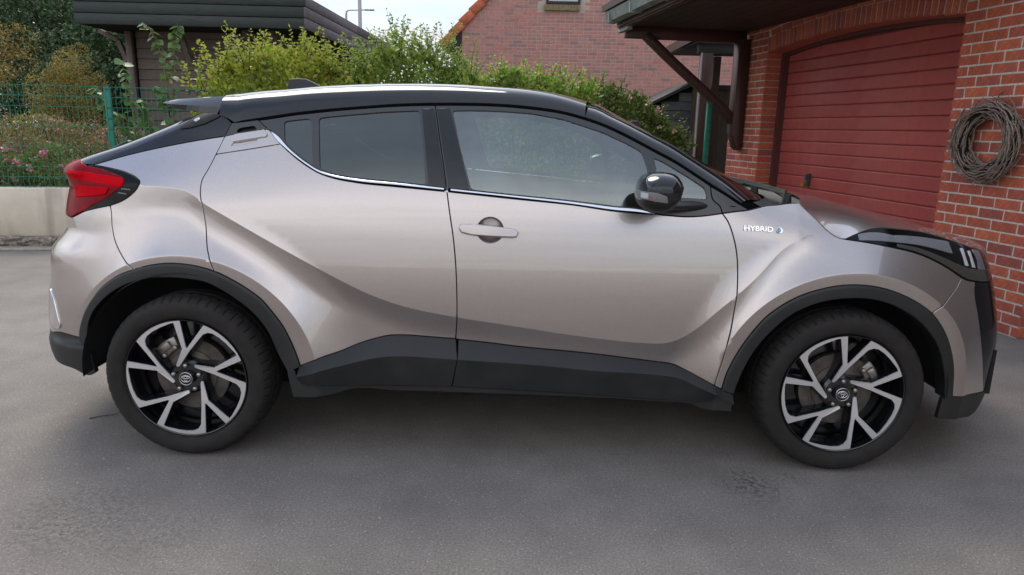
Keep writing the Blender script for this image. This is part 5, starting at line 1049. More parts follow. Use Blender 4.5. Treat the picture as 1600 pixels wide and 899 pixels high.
def build_garage():
    g = empty('brick_garage', (BX, BY, 0), RZ); tag(g, 'orange-red brick garage with a red sectional door under a dark deep eave at the right', 'garage')
    # local axes: x into the wall, y along the wall away from the camera
    H = 2.66; S0, S1, SE = .92, 3.82, 4.62; TOPZ = 2.25
    arch = lambda s: TOPZ+.085*(1-((s-2.37)/1.45)**2)
    w = MB()
    w.prism([(0, .012, 0), (0, S0-.012, 0), (0, S0-.012, H), (0, .012, H)], (0, 0, 0), (.30, 0, 0)); w.prism([(0, S1+.012, 0), (0, SE-.012, 0), (0, SE-.012, H), (0, S1+.012, H)], (0, 0, 0), (.30, 0, 0))
    n = 16; ss = [S0-.012+(S1-S0+.024)*i/n for i in range(n+1)]
    w.prism([(0, s, arch(s)+.012) for s in ss]+[(0, S1+.012, H), (0, S0-.012, H)], (0.001, 0, 0), (.299, 0, 0))
    # house body behind
    w.box((2.4, 2.302, 1.3), (2.09, 2.302, 1.3))
    wall = w.build('wall', M['mortar'], g); recalc(wall)
    rr = random.Random(5); cnt = [0]
    Lb, Hb, pit = .208, .066, .078
    def put(s, z, L, name='brick', x=0.0, rz=0.0, T=.004, H_=Hb):
        o = link(name, brick_mesh(L, H_, T+.0, rr.randrange(4)), wall); o.location = (x+rr.uniform(-.0015, .0015), s, z); o.rotation_euler = (rr.uniform(-.004, .004), 0, rz); cnt[0] += 1; return o
    def run(sa, sb, z, k, **kw):
        """one course of stretchers from sa to sb with alternating closers"""
        s = sa; first = (.098 if k % 2 else .208)
        L = first
        while s < sb-.03:
            L = min(L, sb-s)
            if sb-(s+L) < .05: L = sb-s
            put(s+L/2, z, L-.0, **kw); s += L+.012; L = Lb
    z = .040; k = 0
    while z < H-.02:
        sb = S0
        # measured from the door edge, so that the closers sit at the jamb
        s = S0; L = .098 if k % 2 else .19
        while s > .03:
            L2 = min(L, s)
            if s-L2 < .06: L2 = s
            put(s-L2/2, z, L2); s -= L2+.012; L = Lb
        # near end of the wall turns the corner
        s = .0; 
        if z < 1.1:
            for q in range(2): put(.0, z, .16, x=.085+q*.18, rz=PI/2) if False else None
        if z > .55:
            run(S1, SE, z, k)
            # jamb
            o = link('brick', brick_mesh(.21, Hb, .004, rr.randrange(4)), wall); o.location = (.110, S1, z); o.rotation_euler = (0, 0, PI/2)
        z += pit; k += 1
    # near end face
    z = .040; k = 0; rest = []
    while z < 2.6:
        a = .0 if k % 2 else .0
        for x0, L in (((.0, .098), (.11, .18)) if k % 2 == 0 else ((.0, .20), (.212, .085))):
            if z < .75: o = link('brick', brick_mesh(L, Hb, .004, rr.randrange(4)), wall); o.location = (x0+L/2, 0, z); o.rotation_euler = (0, 0, PI/2)
            else: rest.append((x0, L, z))
        x0 = .30+(.11 if k % 2 else 0)
        while x0 < 4.3: rest.append((x0, Lb, z)); x0 += Lb+.012
        z += pit; k += 1
    b = MB()
    for x0, L, z in rest: b.box((x0+L/2, -.001+rr.uniform(-.001, .001), z), (L/2, .004, Hb/2))
    o = b.build('brickwork', M['brick'], wall); o['kind'] = 'stuff'
    # soldier arch over the door, one course of stretchers above it
    n = 39
    for i in range(n):
        s = S0+(S1-S0)*(i+.5)/n; o = link('arch_brick', brick_mesh(.060, .166, .005, rr.randrange(4)), wall)
        o.location = (rr.uniform(-.001, .001)-.001, s, arch(s)+.083); o.rotation_euler = (-.05*(s-2.37), 0, 0)
    for j in range(2):
        s = S0+.05*j
        while s < S1:
            L = min(.208, S1-s); zz = arch(s+L/2)+.205+j*.078
            if zz < 2.62 and L > .05: o = put(s+L/2, zz, L); o.rotation_euler = (-.05*(s-2.37), 0, 0)
            s += L+.012
    # arch soffit bricks and door reveal
    b = MB(); ns = 20; V = []
    for i in range(ns+1): s = S0+(S1-S0)*i/ns; V += [(-.001, s, arch(s)+.001), (.26, s, arch(s)+.001)]
    b.add(V, [(2*i, 2*i+1, 2*i+3, 2*i+2) for i in range(ns)]); b.build('arch_underside', M['brick'], wall)
    # door
    d = MB(); DT = .235
    d.box((DT+.05, (S0+S1)/2, 1.2), (.02, (S1-S0)/2+.05, 1.2)); door = d.build('garage_door', M['oxide'], g)
    pm = MB(); hh = .126; prof = [(0, -.063), (-.006, -.059), (-.0085, -.050), (-.0085, .046), (-.004, .056), (.004, .060)]
    L = (S1-S0)-.06
    for a, bq in zip(prof[:-1], prof[1:]): pm.add([(a[0], -L/2, a[1]), (a[0], L/2, a[1]), (bq[0], L/2, bq[1]), (bq[0], -L/2, bq[1])], [(0, 1, 2, 3)])
    me = None
    for i in range(18):
        z = .08+hh*i+.0
        if me is None: o = pm.build('door_panel', M['door'], door, True, 30); me = o.data
        else: o = link('door_panel', me, door)
        o.location = (DT+.024+rr.uniform(0, .002), (S0+S1)/2, z)
    f = MB(); f.box((DT-.02, S1-.03, 1.13), (.035, .03, 1.13)); f.box((DT-.02, S0+.025, 1.1), (.035, .025, 1.1)); 
    ns = 16
    for i in range(ns):
        a, c = S0+(S1-S0)*i/ns, S0+(S1-S0)*(i+1)/ns; f.bar((DT-.0, a, arch(a)-.012), (DT-.0, c, arch(c)-.012), .06, .05)
    f.build('door_frame', M['oxide'], door)
    h = MB(); h.box((DT-.005, 3.09, .865), (.022, .018, .07)); h.box((DT-.03, 3.09, .90), (.015, .016, .028)); hd = bevel(h.build('door_handle', M['dark_metal'], door), .006, 2)
    h = MB(); h.tube([(DT-.05, 3.128, .815), (DT+.01, 3.128, .815)], .022, 12); h.build('lock_cylinder', M['brass'], hd)
    # eave
    r = MB(); SO = 2.53; ex = -1.62; s_far = 4.30; s_near = .25; sl = .045
    rf = MB(); rf.prism([(ex-.20, s_near, SO+.16), (ex-.20, s_far+.10, SO+.16), (1.6, s_far+.10, SO+1.0), (1.6, s_near, SO+1.0)], (0, 0, 0), (0, 0, .07))
    roof = rf.build('roof', M['soffit'], g); recalc(roof)
    nb = 11
    for i in range(nb):
        x0 = ex+(.0-ex)*i/nb; x1 = ex+(.0-ex)*(i+1)/nb-.008; s_ = MB(); s_.box(((x0+x1)/2, (s_near+s_far)/2, SO+sl*0+.0125+rr.uniform(0, .002)), ((x1-x0)/2, (s_far-s_near)/2, .010)); s_.build('soffit_board', M['soffit'], roof)
    b = MB(); b.box((ex/2, (s_near+s_far)/2, SO+.05), (-ex/2, (s_far-s_near)/2-.002, .022)); b.build('soffit_backing', M['dark_hole'], roof)
    b = MB(); b.box((ex-.018, (s_near+s_far)/2, SO+.075), (.016, (s_far-s_near)/2+.01, .085)); b.build('fascia_board', M['brown_wood'], roof)
    b = MB(); b.box((ex+.02, (s_near+s_far)/2, SO-.012), (.035, (s_far-s_near)/2+.02, .012)); b.build('fascia_trim', M['brown_wood'], roof)
    # gutter: an open channel
    P = [(ex-.165, SO+.145), (ex-.172, SO+.155), (ex-.17, SO+.135), (ex-.145, SO+.045), (ex-.06, SO+.03), (ex-.040, SO+.05), (ex-.040, SO+.15)]
    gt = MB(); ya, yb = s_near, s_far+.06; V = [(x, ya, z) for x, z in P]+[(x, yb, z) for x, z in P]; k = len(P)
    gt.add(V, [(i, i+1, k+i+1, k+i) for i in range(k-1)]); gt.add([(x, yb, z) for x, z in P[1:]], [tuple(range(k-1))])
    for s in (s_far-.10, s_far-.85, s_far-1.6): gt.box((ex-.105, s, SO+.088), (.068, .014, .066))
    gt.build('gutter', M['gutter'], roof)
    b = MB(); b.box((ex/2+.02, s_far+.01, SO-.055), (-ex/2-.06, .055, .065)); b.box((ex/2, s_far+.03, SO+.10), (-ex/2, .02, .09)); bevel(b.build('end_beam', M['brown_wood'], roof), .006, 1)
    b = MB(); b.box((ex+.03, s_far-.10, SO-.03), (.03, .18, .03)); b.build('beam_bracket', M['gutter'], roof)
    # timber bracket on the wall
    b = MB(); pz = [( -.02, 1.36), (-.02, SO-.09), (-.165, SO-.09), (-.165, 1.36), (-.10, 1.18), (-.055, 1.14), (-.02, 1.17)]
    b.prism([(x, s_far-.115, z) for x, z in pz], (0, 0, 0), (0, .15, 0)); bevel(b.build('bracket_post', M['brown_wood'], roof), .006, 1)
    b = MB(); pts = []
    for t in np.linspace(0, 1, 9): pts.append((-.13-1.22*t-.10*math.sin(PI*t)*1.0, 1.42+1.00*t**.80+.02*math.sin(PI*t)))
    up = [(x+.075, z+.055) for x, z in pts]
    V = []
    for (x, z), (x2, z2) in zip(pts, up): V += [(x, s_far-.09, z), (x, s_far+.03, z), (x2, s_far+.03, z2), (x2, s_far-.09, z2)]
    F = []
    for i in range(len(pts)-1):
        for q in range(4): F.append((4*i+q, 4*i+(q+1) % 4, 4*i+4+(q+1) % 4, 4*i+4+q))
    F += [(0, 1, 2, 3), tuple(4*(len(pts)-1)+q for q in (3, 2, 1, 0))]
    b.add(V, F); bevel(recalc(b.build('bracket_brace', M['brown_wood'], roof)), .006, 1)
    return g
GARAGE = build_garage()
def build_wreath():
    R = Matrix.Rotation(RZ, 4, 'Z'); p = Vector((BX, BY, 0))+R.to_3x3() @ Vector((-.085, .455, 1.328))
    t = empty('twig_wreath', p, RZ); tag(t, 'round wreath of dry grey-brown twigs hanging on the brick wall right of the door', 'wreath')
    rr = random.Random(9); protos = []
    def twig(seed):
        r = random.Random(seed); b = MB(); a0 = 0; ln = r.uniform(.7, 1.7); k = 11; P = []
        R0 = r.uniform(.150, .275); ph = r.uniform(0, 6.3); wob = r.uniform(.010, .03); d0 = r.uniform(-.055, .055); kk = r.uniform(1.5, 3)
        lim = math.sqrt(max(.0, 1-((R0-.225)/.085)**2))
        bent = seed % 5 > 2; half = r.uniform(.09, .21); tilt = r.uniform(-.22, .22); bow = r.uniform(.01, .05)
        for i in range(k):
            u = i/(k-1)
            if bent:
                a = ln*(u-.5); rad = R0+wob*math.sin(kk*a+ph); P.append((d0*lim+.02*math.sin(2.3*a+ph), rad*math.cos(a), rad*math.sin(a)))
            else:                                   # nearly straight pieces that poke out of the ring
                v = 2*u-1; P.append((d0*lim+.03*tilt*v, R0+.012-bow*v*v+tilt*half*v*.5+.004*math.sin(9*v+ph), half*v))
        th = r.uniform(.0032, .0078); b.tube(P, [th*(1-.55*abs(2*i/(k-1)-1)**2) for i in range(k)], 5); return b
    for s in range(24):
        o = twig(s).build('twig', M['twig'], t, True); protos.append(o); o.rotation_euler = (rr.uniform(0, 2*PI), 0, 0)
    for i in range(225):
        s = rr.choice(protos); o = s.copy(); COL.objects.link(o); o.rotation_euler = (rr.uniform(0, 2*PI), rr.uniform(-.05, .05), rr.uniform(-.05, .05)); q = rr.uniform(.90, 1.06); o.scale = (1, q, q*.92 if False else q)
    b = MB(); ns = 40; b.tube([(.012, .225*math.cos(2*PI*i/ns), .225*math.sin(2*PI*i/ns)) for i in range(ns+1)], .045, 8, caps=False); b.build('wreath_core', M['dark_hole'], t, True)
    b = MB(); b.tube([(.03, 0, .27), (.06, .01, .33), (.083, .01, .34)], .004, 6); b.build('hanging_loop', M['bark'], t)
build_wreath()

# ------------------------------------------------------------------ boundary wall and mesh fence
def build_boundary():
    RM = Matrix.Rotation(RZ, 3, 'Z'); A = Vector((-5.2, 3.76, 0)); W = lambda x, y, z=0: A+RM @ Vector((x, y, z))
    t = empty('retaining_wall', A, RZ); tag(t, 'low beige concrete retaining wall with a crumbling base behind the car', 'wall')
    b = MB(); b.box((-1.2, .09+.03, .375), (9.0, .09, .255)); bevel(b.build('wall_face', M['concrete'], t), .008, 1)
    # rough footing: an uneven band
    nx, nz = 260, 7; V = []; F = []
    r = np.random.default_rng(4); H = r.normal(size=(nz, nx)); H = (H+np.roll(H, 1, 1)*.7+np.roll(H, 1, 0)*.7)/1.5
    for k in range(nz):
        for i in range(nx): V.append((-9.6+17.6*i/(nx-1), .0-.012*H[k, i]+(.03 if k == nz-1 else 0), .122*k/(nz-1)+(.006*H[k, i] if 0 < k else 0)))
    for k in range(nz-1):
        for i in range(nx-1): F.append((k*nx+i, k*nx+i+1, (k+1)*nx+i+1, (k+1)*nx+i))
    mesh('wall_footing', V, F, M['footing'], t)
    k = empty('kerb_strip', A, RZ); tag(k, 'pale concrete strip along the foot of the low wall', 'kerb')
    for i in range(9):
        b = MB(); b.box((-8.6+1.98*i, -.10, .011), (.985, .085, .011)); bevel(b.build('kerb_stone', M['kerb'], k), .004, 1)
    # fence
    f = empty('wire_mesh_fence', A+RM @ Vector((0, .10, .63)), RZ); tag(f, 'green wire mesh fence standing on the low concrete wall', 'fence')
    me = None
    zt = 1.05
    for x in (-6.62, -4.12, -1.62, .905, 3.40, 5.90, 7.60):
        b = MB(); b.box((0, 0, .525), (.030, .020, .535))
        p = bevel(b.build('fence_post', M['green_metal'], f), .004, 1); p.location = (x, 0, 0)
        b = MB(); b.box((0, 0, 1.068), (.033, .023, .010)); c = b.build('post_cap', M['cap'], p)
        b = MB()
        for z in (.10, .31, .42, .62, .73, .84, 1.03): b.box((.010, -.0225, z), (.016, .003, .006))
        b.box((-.012, -.0205, .53), (.0015, .0012, .52)); b.build('post_clip', M['cap'], p)
        if x < 5.8:
            w = MB(); n = 49; L = 2.44
            hz = [.015, .10, .20, .31, .42, .62, .73, .84, 1.035]; hz = [.012, .115, .22, .43, .64, .84, .945, 1.05]
            for z in hz: w.tube([(0, 0, z), (L, 0, z)], .0034, 5)
            for i in range(n+1):
                xx = L*i/n; fold = lambda z: -.016 if (.84 < z < .945 or .012 < z < .115) else 0
                w.tube([(xx, .004, .0), (xx, .004, .012), (xx, -.016, .064), (xx, .004, .115), (xx, .004, .84), (xx, -.018, .893), (xx, .004, .945), (xx, .004, 1.062)], .0028, 4)
            if me is None: o = w.build('mesh_panel', M['green_metal'], f); me = o.data
            else: o = link('mesh_panel', me, f)
            o['kind'] = 'stuff'; o.location = (x+.03, .0, 0)
    return W
WB = build_boundary()

# ------------------------------------------------------------------ garden shed
def build_shed():
    t = empty('garden_shed', (-4.4, 6.5, .56)); tag(t, 'low timber shed with dark green-grey fascia boards and taupe plank walls above the hedge', 'shed')
    t.location = (0, 0, 0); x0, x1, y0 = -6.03, -2.93, 6.48; tilt = math.atan2(.10, 3.10); ym = lambda x: y0+(x-x1)*math.tan(tilt)
    rr = random.Random(2); z0 = 2.60
    b = MB(); b.prism([(x0, ym(x0)+.06, z0+.01), (x1-.03, ym(x1)+.06, z0+.01), (x1+.16, 13.4, z0+.01), (x0, 13.4, z0+.01)], (0, 0, 0), (0, 0, .40)); roof = recalc(b.build('roof', M['dark_hole'], t))
    for k in range(4):
        z = z0+.072+.146*k; b = MB(); b.prism([(x0, ym(x0), z-.069), (x1, ym(x1), z-.069), (x1, ym(x1), z+.069), (x0, ym(x0), z+.069)], (0, 0, 0), (0, .03, 0)); o = bevel(recalc(b.build('fascia_board', M['fascia'], roof)), .004, 1); o.location = (0, rr.uniform(-.003, .003), 0)
        if k < 3:
            for ya, yb in ((y0, 9.3), (9.305, 13.3)):
                b = MB(); b.prism([(x1+.16*(ya-y0)/6.8, ya, z-.069), (x1+.16*(yb-y0)/6.8, yb, z-.069), (x1+.16*(yb-y0)/6.8, yb, z+.069), (x1+.16*(ya-y0)/6.8, ya, z+.069)], (0, 0, 0), (-.03, 0, 0)); bevel(recalc(b.build('fascia_board', M['fascia_side'], roof)), .004, 1)
    # walls of lapped planks
    wy = 7.15; wx0, wx1 = -5.72, -3.50
    b = MB(); b.prism([(wx0, wy+.02, .56), (wx1, wy+.02, .56), (wx1+.1, 12.8, .56), (wx0, 12.8, .56)], (0, 0, 0), (0, 0, z0-.56+.01)); wall = recalc(b.build('wall', M['dark_hole'], t))
    k = 0; z = .62
    while z < z0-.05:
        b = MB(); b.prism([(wx0+.10, wy, z), (wx0+.10, wy-.018, z+.004), (wx0+.10, wy-.004, z+.142), (wx0+.10, wy+.015, z+.142)], (0, 0, 0), (wx1-wx0-.10, 0, 0)); recalc(b.build('plank', M['plank'], wall))
        b = MB(); b.prism([(wx1+.0, wy, z), (wx1+.018, wy, z+.004), (wx1+.004, wy, z+.142), (wx1-.015, wy, z+.142)], (0, 0, 0), (.09, 5.4, 0)); recalc(b.build('plank', M['plank'], wall))
        z += .146
    for x, y in ((wx0+.03, wy-.06), (wx1+.03, wy-.05)):
        b = MB(); b.box((x, y, 1.58), (.045, .045, 1.02)); bevel(b.build('corner_post', M['plank'], t), .005, 1)
    for x, s in ((wx0+.03, -1), (wx0+.9, 1), (wx0+1.85, 1), (wx1, 1)):
        b = MB(); P = [(x+(-.42 if s < 0 else -.0), (y0+.25 if s > 0 else wy-.06), z0+.0), (x+(-.16 if s < 0 else 0), wy-.25 if s > 0 else wy-.06, z0-.13), (x+(-.05 if s < 0 else 0), wy-.07, z0-.42)]
        for a, c in zip(P[:-1], P[1:]): b.bar(a, c, .06, .07, up=(0, 1, 0) if s < 0 else (1, 0, 0))
        b.build('eave_brace', M['plank'], t)
    b = MB(); b.box((wx1+.06, 9.0, 1.75), (.02, .42, .45)); wn = b.build('window', M['dark_hole'], t)
    b = MB()
    for y in (8.56, 9.0, 9.44): b.box((wx1+.075, y, 1.75), (.025, .025, .48))
    for z in (1.29, 2.21): b.box((wx1+.075, 9.0, z), (.027, .46, .025))
    b.build('window_frame', M['black_board'], wn)
build_shed()

# ------------------------------------------------------------------ brick house with the orange verge
def build_house():
    y = 13.5; t = empty('brick_house', (0, 0, 0)); tag(t, 'mottled pink brick gable house with an orange tiled verge beyond the hedge', 'house')
    xl, ze = -1.39, 3.69; ax, az = 3.2, 8.6; xr = 7.8; vz = lambda x: ze+(x-xl)*(az-ze)/(ax-xl) if x < ax else az-(x-ax)*(az-ze)/(xr-ax)
    b = MB(); b.prism([(xl+.01, y, .3), (xr-.01, y, .3), (xr-.01, y, ze), (ax, y, az-.02), (xl+.01, y, ze)], (0, 0, 0), (0, 9, 0)); wall = recalc(b.build('wall', M['mortar_far'], t))
    rr = random.Random(21); pit = .0775; rest = []; ones = 0; WX0, WX1, WZ0, WZ1 = .53, 1.31, 4.14, 5.2
    lx0, lx1, lz1 = .08, .72, 2.36
    cand = []
    z = 1.52; k = 0
    while z < 4.75:
        x = xl-.0+(.0 if k % 2 else 0); L = .205 if k % 2 else .098; i = 0
        while x < 5.9:
            top = vz(x)-.05
            hit_w = (WX0-.03 < x+L and x < WX1+.03 and WZ0-.16 < z < WZ1) or (lx0-.02 < x+L and x < lx1+.02 and z < lz1+.20)
            if z < top and not hit_w and x+L < 5.9: cand.append((x+L/2, z, L))
            x += L+.011; i += 1; L = .205 if (rr.random() < .74) else .098
        z += pit; k += 1
    vis = sorted(cand, key=lambda c: abs(c[0]-1.6)*.55+abs(c[1]-3.3)); keep = set(vis[:292])
    for c in cand:
        kk = rr.randrange(3)
        if c in keep: o = link('brick', brick_mesh(c[2], .066, .004, kk, True), wall); o.location = (c[0], y, c[1]); o.rotation_euler = (0, 0, PI/2)
        else: rest.append(c)
    b = MB()
    for x, z, L in rest:
        e = lambda: rr.uniform(-.002, .002); T = .004+rr.uniform(-.001, .001); x0, x1, z0, z1 = x-L/2+e(), x+L/2+e(), z-.033+e(), z+.033+e()
        b.add([(x0, y-T, z0), (x1, y-T, z0), (x1, y-T, z1), (x0, y-T, z1), (x0, y+.005, z0), (x1, y+.005, z0), (x1, y+.005, z1), (x0, y+.005, z1)], [(0, 1, 2, 3), (4, 5, 1, 0), (5, 6, 2, 1), (6, 7, 3, 2), (7, 4, 0, 3)])
    o = b.build('brickwork', M['brick_far'], wall); o['kind'] = 'stuff'
    # soldier course over the lower window
    for i in range(11): o = link('soldier_brick', brick_mesh(.062, .19, .005, i % 3, True), wall); o.location = (lx0-.06+.0735*i, y, lz1+.10); o.rotation_euler = (0, 0, PI/2)
    def window(x0, x1, z0, z1, mat):
        b = MB(); b.box(((x0+x1)/2, y+.05, (z0+z1)/2), ((x1-x0)/2, .06, (z1-z0)/2)); w = b.build('window', M['black_board'], t)
        b = MB(); b.box(((x0+x1)/2, y-.016, (z0+z1)/2), ((x1-x0)/2-.055, .004, (z1-z0)/2-.06)); b.build('pane', mat, w)
        b = MB()
        for xx in (x0+.025, x1-.025): b.box((xx, y-.025, (z0+z1)/2), (.025, .012, (z1-z0)/2-.052))
        for zz in (z0+.025, z1-.025): b.box(((x0+x1)/2, y-.027, zz), ((x1-x0)/2, .012, .025))
        b.build('frame', M['black_board'], w); return w
    w = window(WX0, WX1, WZ0, WZ1, M['pane'])
    for i in range(12):
        b = MB(); b.box((WX0-.05+.069*i+.03, y-.03, WZ0-.075), (.031, .06, .060), R=Matrix.Rotation(.18, 3, 'X')); b.build('sill_brick', M['sill'], w)
    window(lx0, lx1, .9, lz1, M['dark_hole'])
    # roof with stepped verge tiles
    d = Vector((ax-xl, 0, az-ze)).normalized(); nrm = Vector((-d.z, 0, d.x)); st = Vector((xl-.47, y-.06, ze-.51))
    b = MB(); Lr = (Vector((ax, 0, az))-Vector((st.x, 0, st.z))).length+.05
    b.prism([st+nrm*.01, st+d*Lr+nrm*.01, st+d*Lr+nrm*.09, st+nrm*.09], (0, .1, 0), (0, 9.5, 0)); d2 = Vector((xr-ax, 0, -(az-ze))).normalized(); n2 = Vector((-d2.z, 0, d2.x)) * 1
    top = st+d*Lr; b.prism([top+n2*.01, top+d2*Lr+n2*.01, top+d2*Lr+n2*.09, top+n2*.09], (0, .1, 0), (0, 9.5, 0)); roof = recalc(b.build('roof', M['tile'], t))
    for i in range(int(Lr/.335)+1):
        p = st+d*(.335*i); b = MB(); q = nrm*.018
        b.prism([p-nrm*.10, p+d*.36-nrm*.115, p+d*.36+nrm*.075, p+nrm*.105], (0, -.02, 0), (0, .22, 0)); bevel(recalc(b.build('verge_tile', M['tile'], roof)), .012, 1)
    for i in range(4):
        xa = xl-.47+.118*i; b = MB(); zt = lambda x: ze-.51+(x-(xl-.47))*(az-ze)/(ax-xl); xb = xa+.113
        b.prism([(xa, y-.01, 2.93+.25*(1-(i/4))), (xb, y-.01, 2.93+.25*(1-((i+1)/4))), (xb, y-.01, zt(xb)-.04), (xa, y-.01, zt(xa)-.04)], (0, 0, 0), (0, .025, 0)); recalc(b.build('eave_board', M['black_board'], t))
build_house()

# ------------------------------------------------------------------ the rest of the house, to the right of the drive (mirrored in the car's nose)
def build_wing():
    t = empty('house_wing', (BX, BY, 0), RZ); tag(t, 'tall grey-brown boarded house wall along the right edge of the driveway', 'house')
    b = MB(); b.box((4.6, -5.2, 2.6), (3.2, 4.7, 2.6)); b.build('wall', M['wing'], t)
    b = MB(); b.prism([(1.1, -10.2, 5.05), (1.1, -.3, 5.05), (4.6, -.3, 8.2), (4.6, -10.2, 8.2)], (0, 0, 0), (0, 0, .15)); b.prism([(4.6, -10.2, 8.2), (4.6, -.3, 8.2), (8.1, -.3, 5.05), (8.1, -10.2, 5.05)], (0, 0, 0), (0, 0, .15)); recalc(b.build('roof', M['black_board'], t))
    b = MB(); b.box((1.385, -4.4, 1.5), (.03, .9, .75)); w = b.build('window', M['black_board'], t); b = MB(); b.box((1.35, -4.4, 1.5), (.01, .82, .67)); b.build('pane', M['dark_hole'], w)
build_wing()

# ------------------------------------------------------------------ lean-to, small shed and boards behind the garage
def build_back():
    t = empty('timber_lean_to', (0, 0, 0)); tag(t, 'dark brown timber lean-to with a square post behind the garage bracket', 'lean-to')
    b = MB(); b.box((2.520, 6.5, 1.48), (.075, .075, .92)); bevel(b.build('post', M['brown_wood'], t), .006, 1)
    b = MB(); b.box((2.446-.004, 6.44, 1.2), (.012, .014, 1.2)); b.build('rain_pipe', M['grey_metal'], t)
    b = MB(); b.box((3.4, 6.5, 2.50), (1.0, .06, .11)); bevel(b.build('beam', M['black_board'], t), .006, 1)
    b = MB(); b.prism([(2.34, 6.4, 2.52), (2.50, 6.4, 2.66), (4.6, 6.4, 2.66), (4.6, 6.4, 2.52)], (0, 0, 0), (0, 2.6, .1)); recalc(b.build('roof', M['black_board'], t))
    b = MB(); b.box((2.36, 7.4, 2.62), (.04, 1.1, .06)); b.build('fascia_board', M['brown_wood'], t)
    b = MB(); b.box((3.3, 8.9, 1.3), (.06, .06, 1.3)); b.build('post', M['brown_wood'], t)
    s = empty('slate_shed', (0, 0, 0)); tag(s, 'small blue-grey plank shed with a black roof edge half hidden by the hedge', 'shed')
    yy = 8.2; b = MB(); b.prism([(2.05, yy, .5), (2.78, yy, .5), (2.78, yy, 2.07), (2.05, yy, 1.70)], (0, .01, 0), (0, 2, 0)); wall = recalc(b.build('wall', M['dark_hole'], s)); z = .55
    while z < 2.0:
        xa = 2.05 if z+.13 < 1.70 else 2.05+(z+.13-1.70)*1.97; b = MB()
        if xa < 2.70: b.prism([(xa, yy, z), (xa, yy-.02, z+.004), (xa, yy-.006, z+.138), (xa, yy+.01, z+.138)], (0, 0, 0), (2.78-xa, 0, 0)); recalc(b.build('plank', M['slate'], wall))
        z += .142
    b = MB(); b.prism([(1.93, yy, 1.67), (2.80, yy, 2.115), (2.80, yy, 2.165), (1.93, yy, 1.72)], (0, -.10, 0), (0, 2.1, 0)); recalc(b.build('roof', M['black_board'], s)); b = MB(); b.box((2.80, yy-.04, 1.28), (.04, .03, .82)); b.build('corner_board', M['old_board'], s)
    f = empty('board_fence', (0, 0, 0)); tag(f, 'brown-grey upright board screen in shade behind the lean-to post', 'fence'); rr = random.Random(8)
    for i in range(14):
        b = MB(); b.box((2.92+.125*i, 9.0+.022*i, 1.27), (.058, .012, .80)); b.build('board', M['old_board'], f).rotation_euler = (0, 0, 0)
    b = MB(); b.prism([(2.82, 8.9, 2.07), (4.7, 9.2, 2.07), (4.7, 9.2, 2.16), (2.82, 8.9, 2.14)], (0, -.05, 0), (0, .1, 0)); recalc(b.build('cap_rail', M['black_board'], f))
build_back()
def build_lamps():
    t = empty('street_lamp', (-6.27, 25, 0)); tag(t, 'tall plain grey steel pole rising behind the shed roof', 'pole'); b = MB(); b.tube([(0, 0, 0), (0, 0, 9)], [.10, .06], 10); b.build('pole', M['grey_metal'], t, True, 50)
    t = empty('street_lamp', (-6.90, 25.4, 0)); tag(t, 'street lamp with a thin arm reaching right behind the shed roof', 'street lamp'); b = MB(); b.tube([(0, 0, 0), (0, 0, 5.5), (.02, 0, 5.66), (.10, 0, 5.72), (.75, 0, 5.74)], [.06, .05, .035, .03, .028], 8); b.build('pole', M['grey_metal'], t, True, 50)
    b = MB(); b.box((.92, 0, 5.74), (.19, .06, .030)); bevel(b.build('lamp_head', M['grey_metal'], t), .012, 1)
    b = MB(); b.box((-7.92, 5.9, 1.14), (.055, .055, .30)); o = b.build('garden_post', M['dark_metal']); tag(o, 'short dark grey post standing among the flowering bushes', 'post')
build_lamps()

# ------------------------------------------------------------------ plants
def plant(name, loc, label, cat, group=None):
    t = empty(name, loc); return tag(t, label, cat, group)
def blob_points(n, c, r, rng, shell=.55, lumps=9, lump=.35):
    """points gathered in clumps through an uneven ellipsoid"""
    c, r = np.array(c, float), np.array(r, float)
    k = max(lumps, 3); d = rng.normal(size=(k, 3)); d /= np.linalg.norm(d, axis=1)[:, None]; rad = rng.uniform(shell, 1.0, k)[:, None]
    L = d*rad; idx = rng.integers(0, k, n); p = rng.normal(size=(n, 3)); p /= np.linalg.norm(p, axis=1)[:, None]; p *= rng.uniform(.35, 1, n)[:, None]**.5*lump
    return c+(L[idx]+p)*r
def sprigs(n, base, top, rng, spread=.25, leaf=.05, k=11, dark=False):
    """upright shoots with paired leaves: returns stem tubes and leaf geometry"""
    b = MB(); G = []
    for i in range(n):
        x0 = np.array(base(rng)); h = top(rng, x0); d = np.array([rng.normal()*spread, rng.normal()*spread, 1.0]); d /= np.linalg.norm(d); cv = rng.normal(size=3)*.06; cv[2] = 0
        P = [x0+d*h*u+cv*h*u*u*3 for u in np.linspace(0, 1, 6)]; b.tube(P, [.005*(1-.7*u) for u in np.linspace(0, 1, 6)], 5)
        m = max(4, int(k*h/.35)); u = np.linspace(.12, 1, m); C = np.array([x0+d*h*q+cv*h*q*q*3 for q in u]); C = np.repeat(C, 2, axis=0)
        s = leaf*np.repeat(1.15-.6*u, 2); dirs = rng.normal(size=(len(C), 3)); dirs[1::2, :2] = -dirs[::2, :2]; dirs[:, 2] = .4; dirs /= np.linalg.norm(dirs, axis=1)[:, None]
        G.append(leaf_geo(C, s, .6, .3, rng, dirs=dirs*1.6))
    return b, join(G)
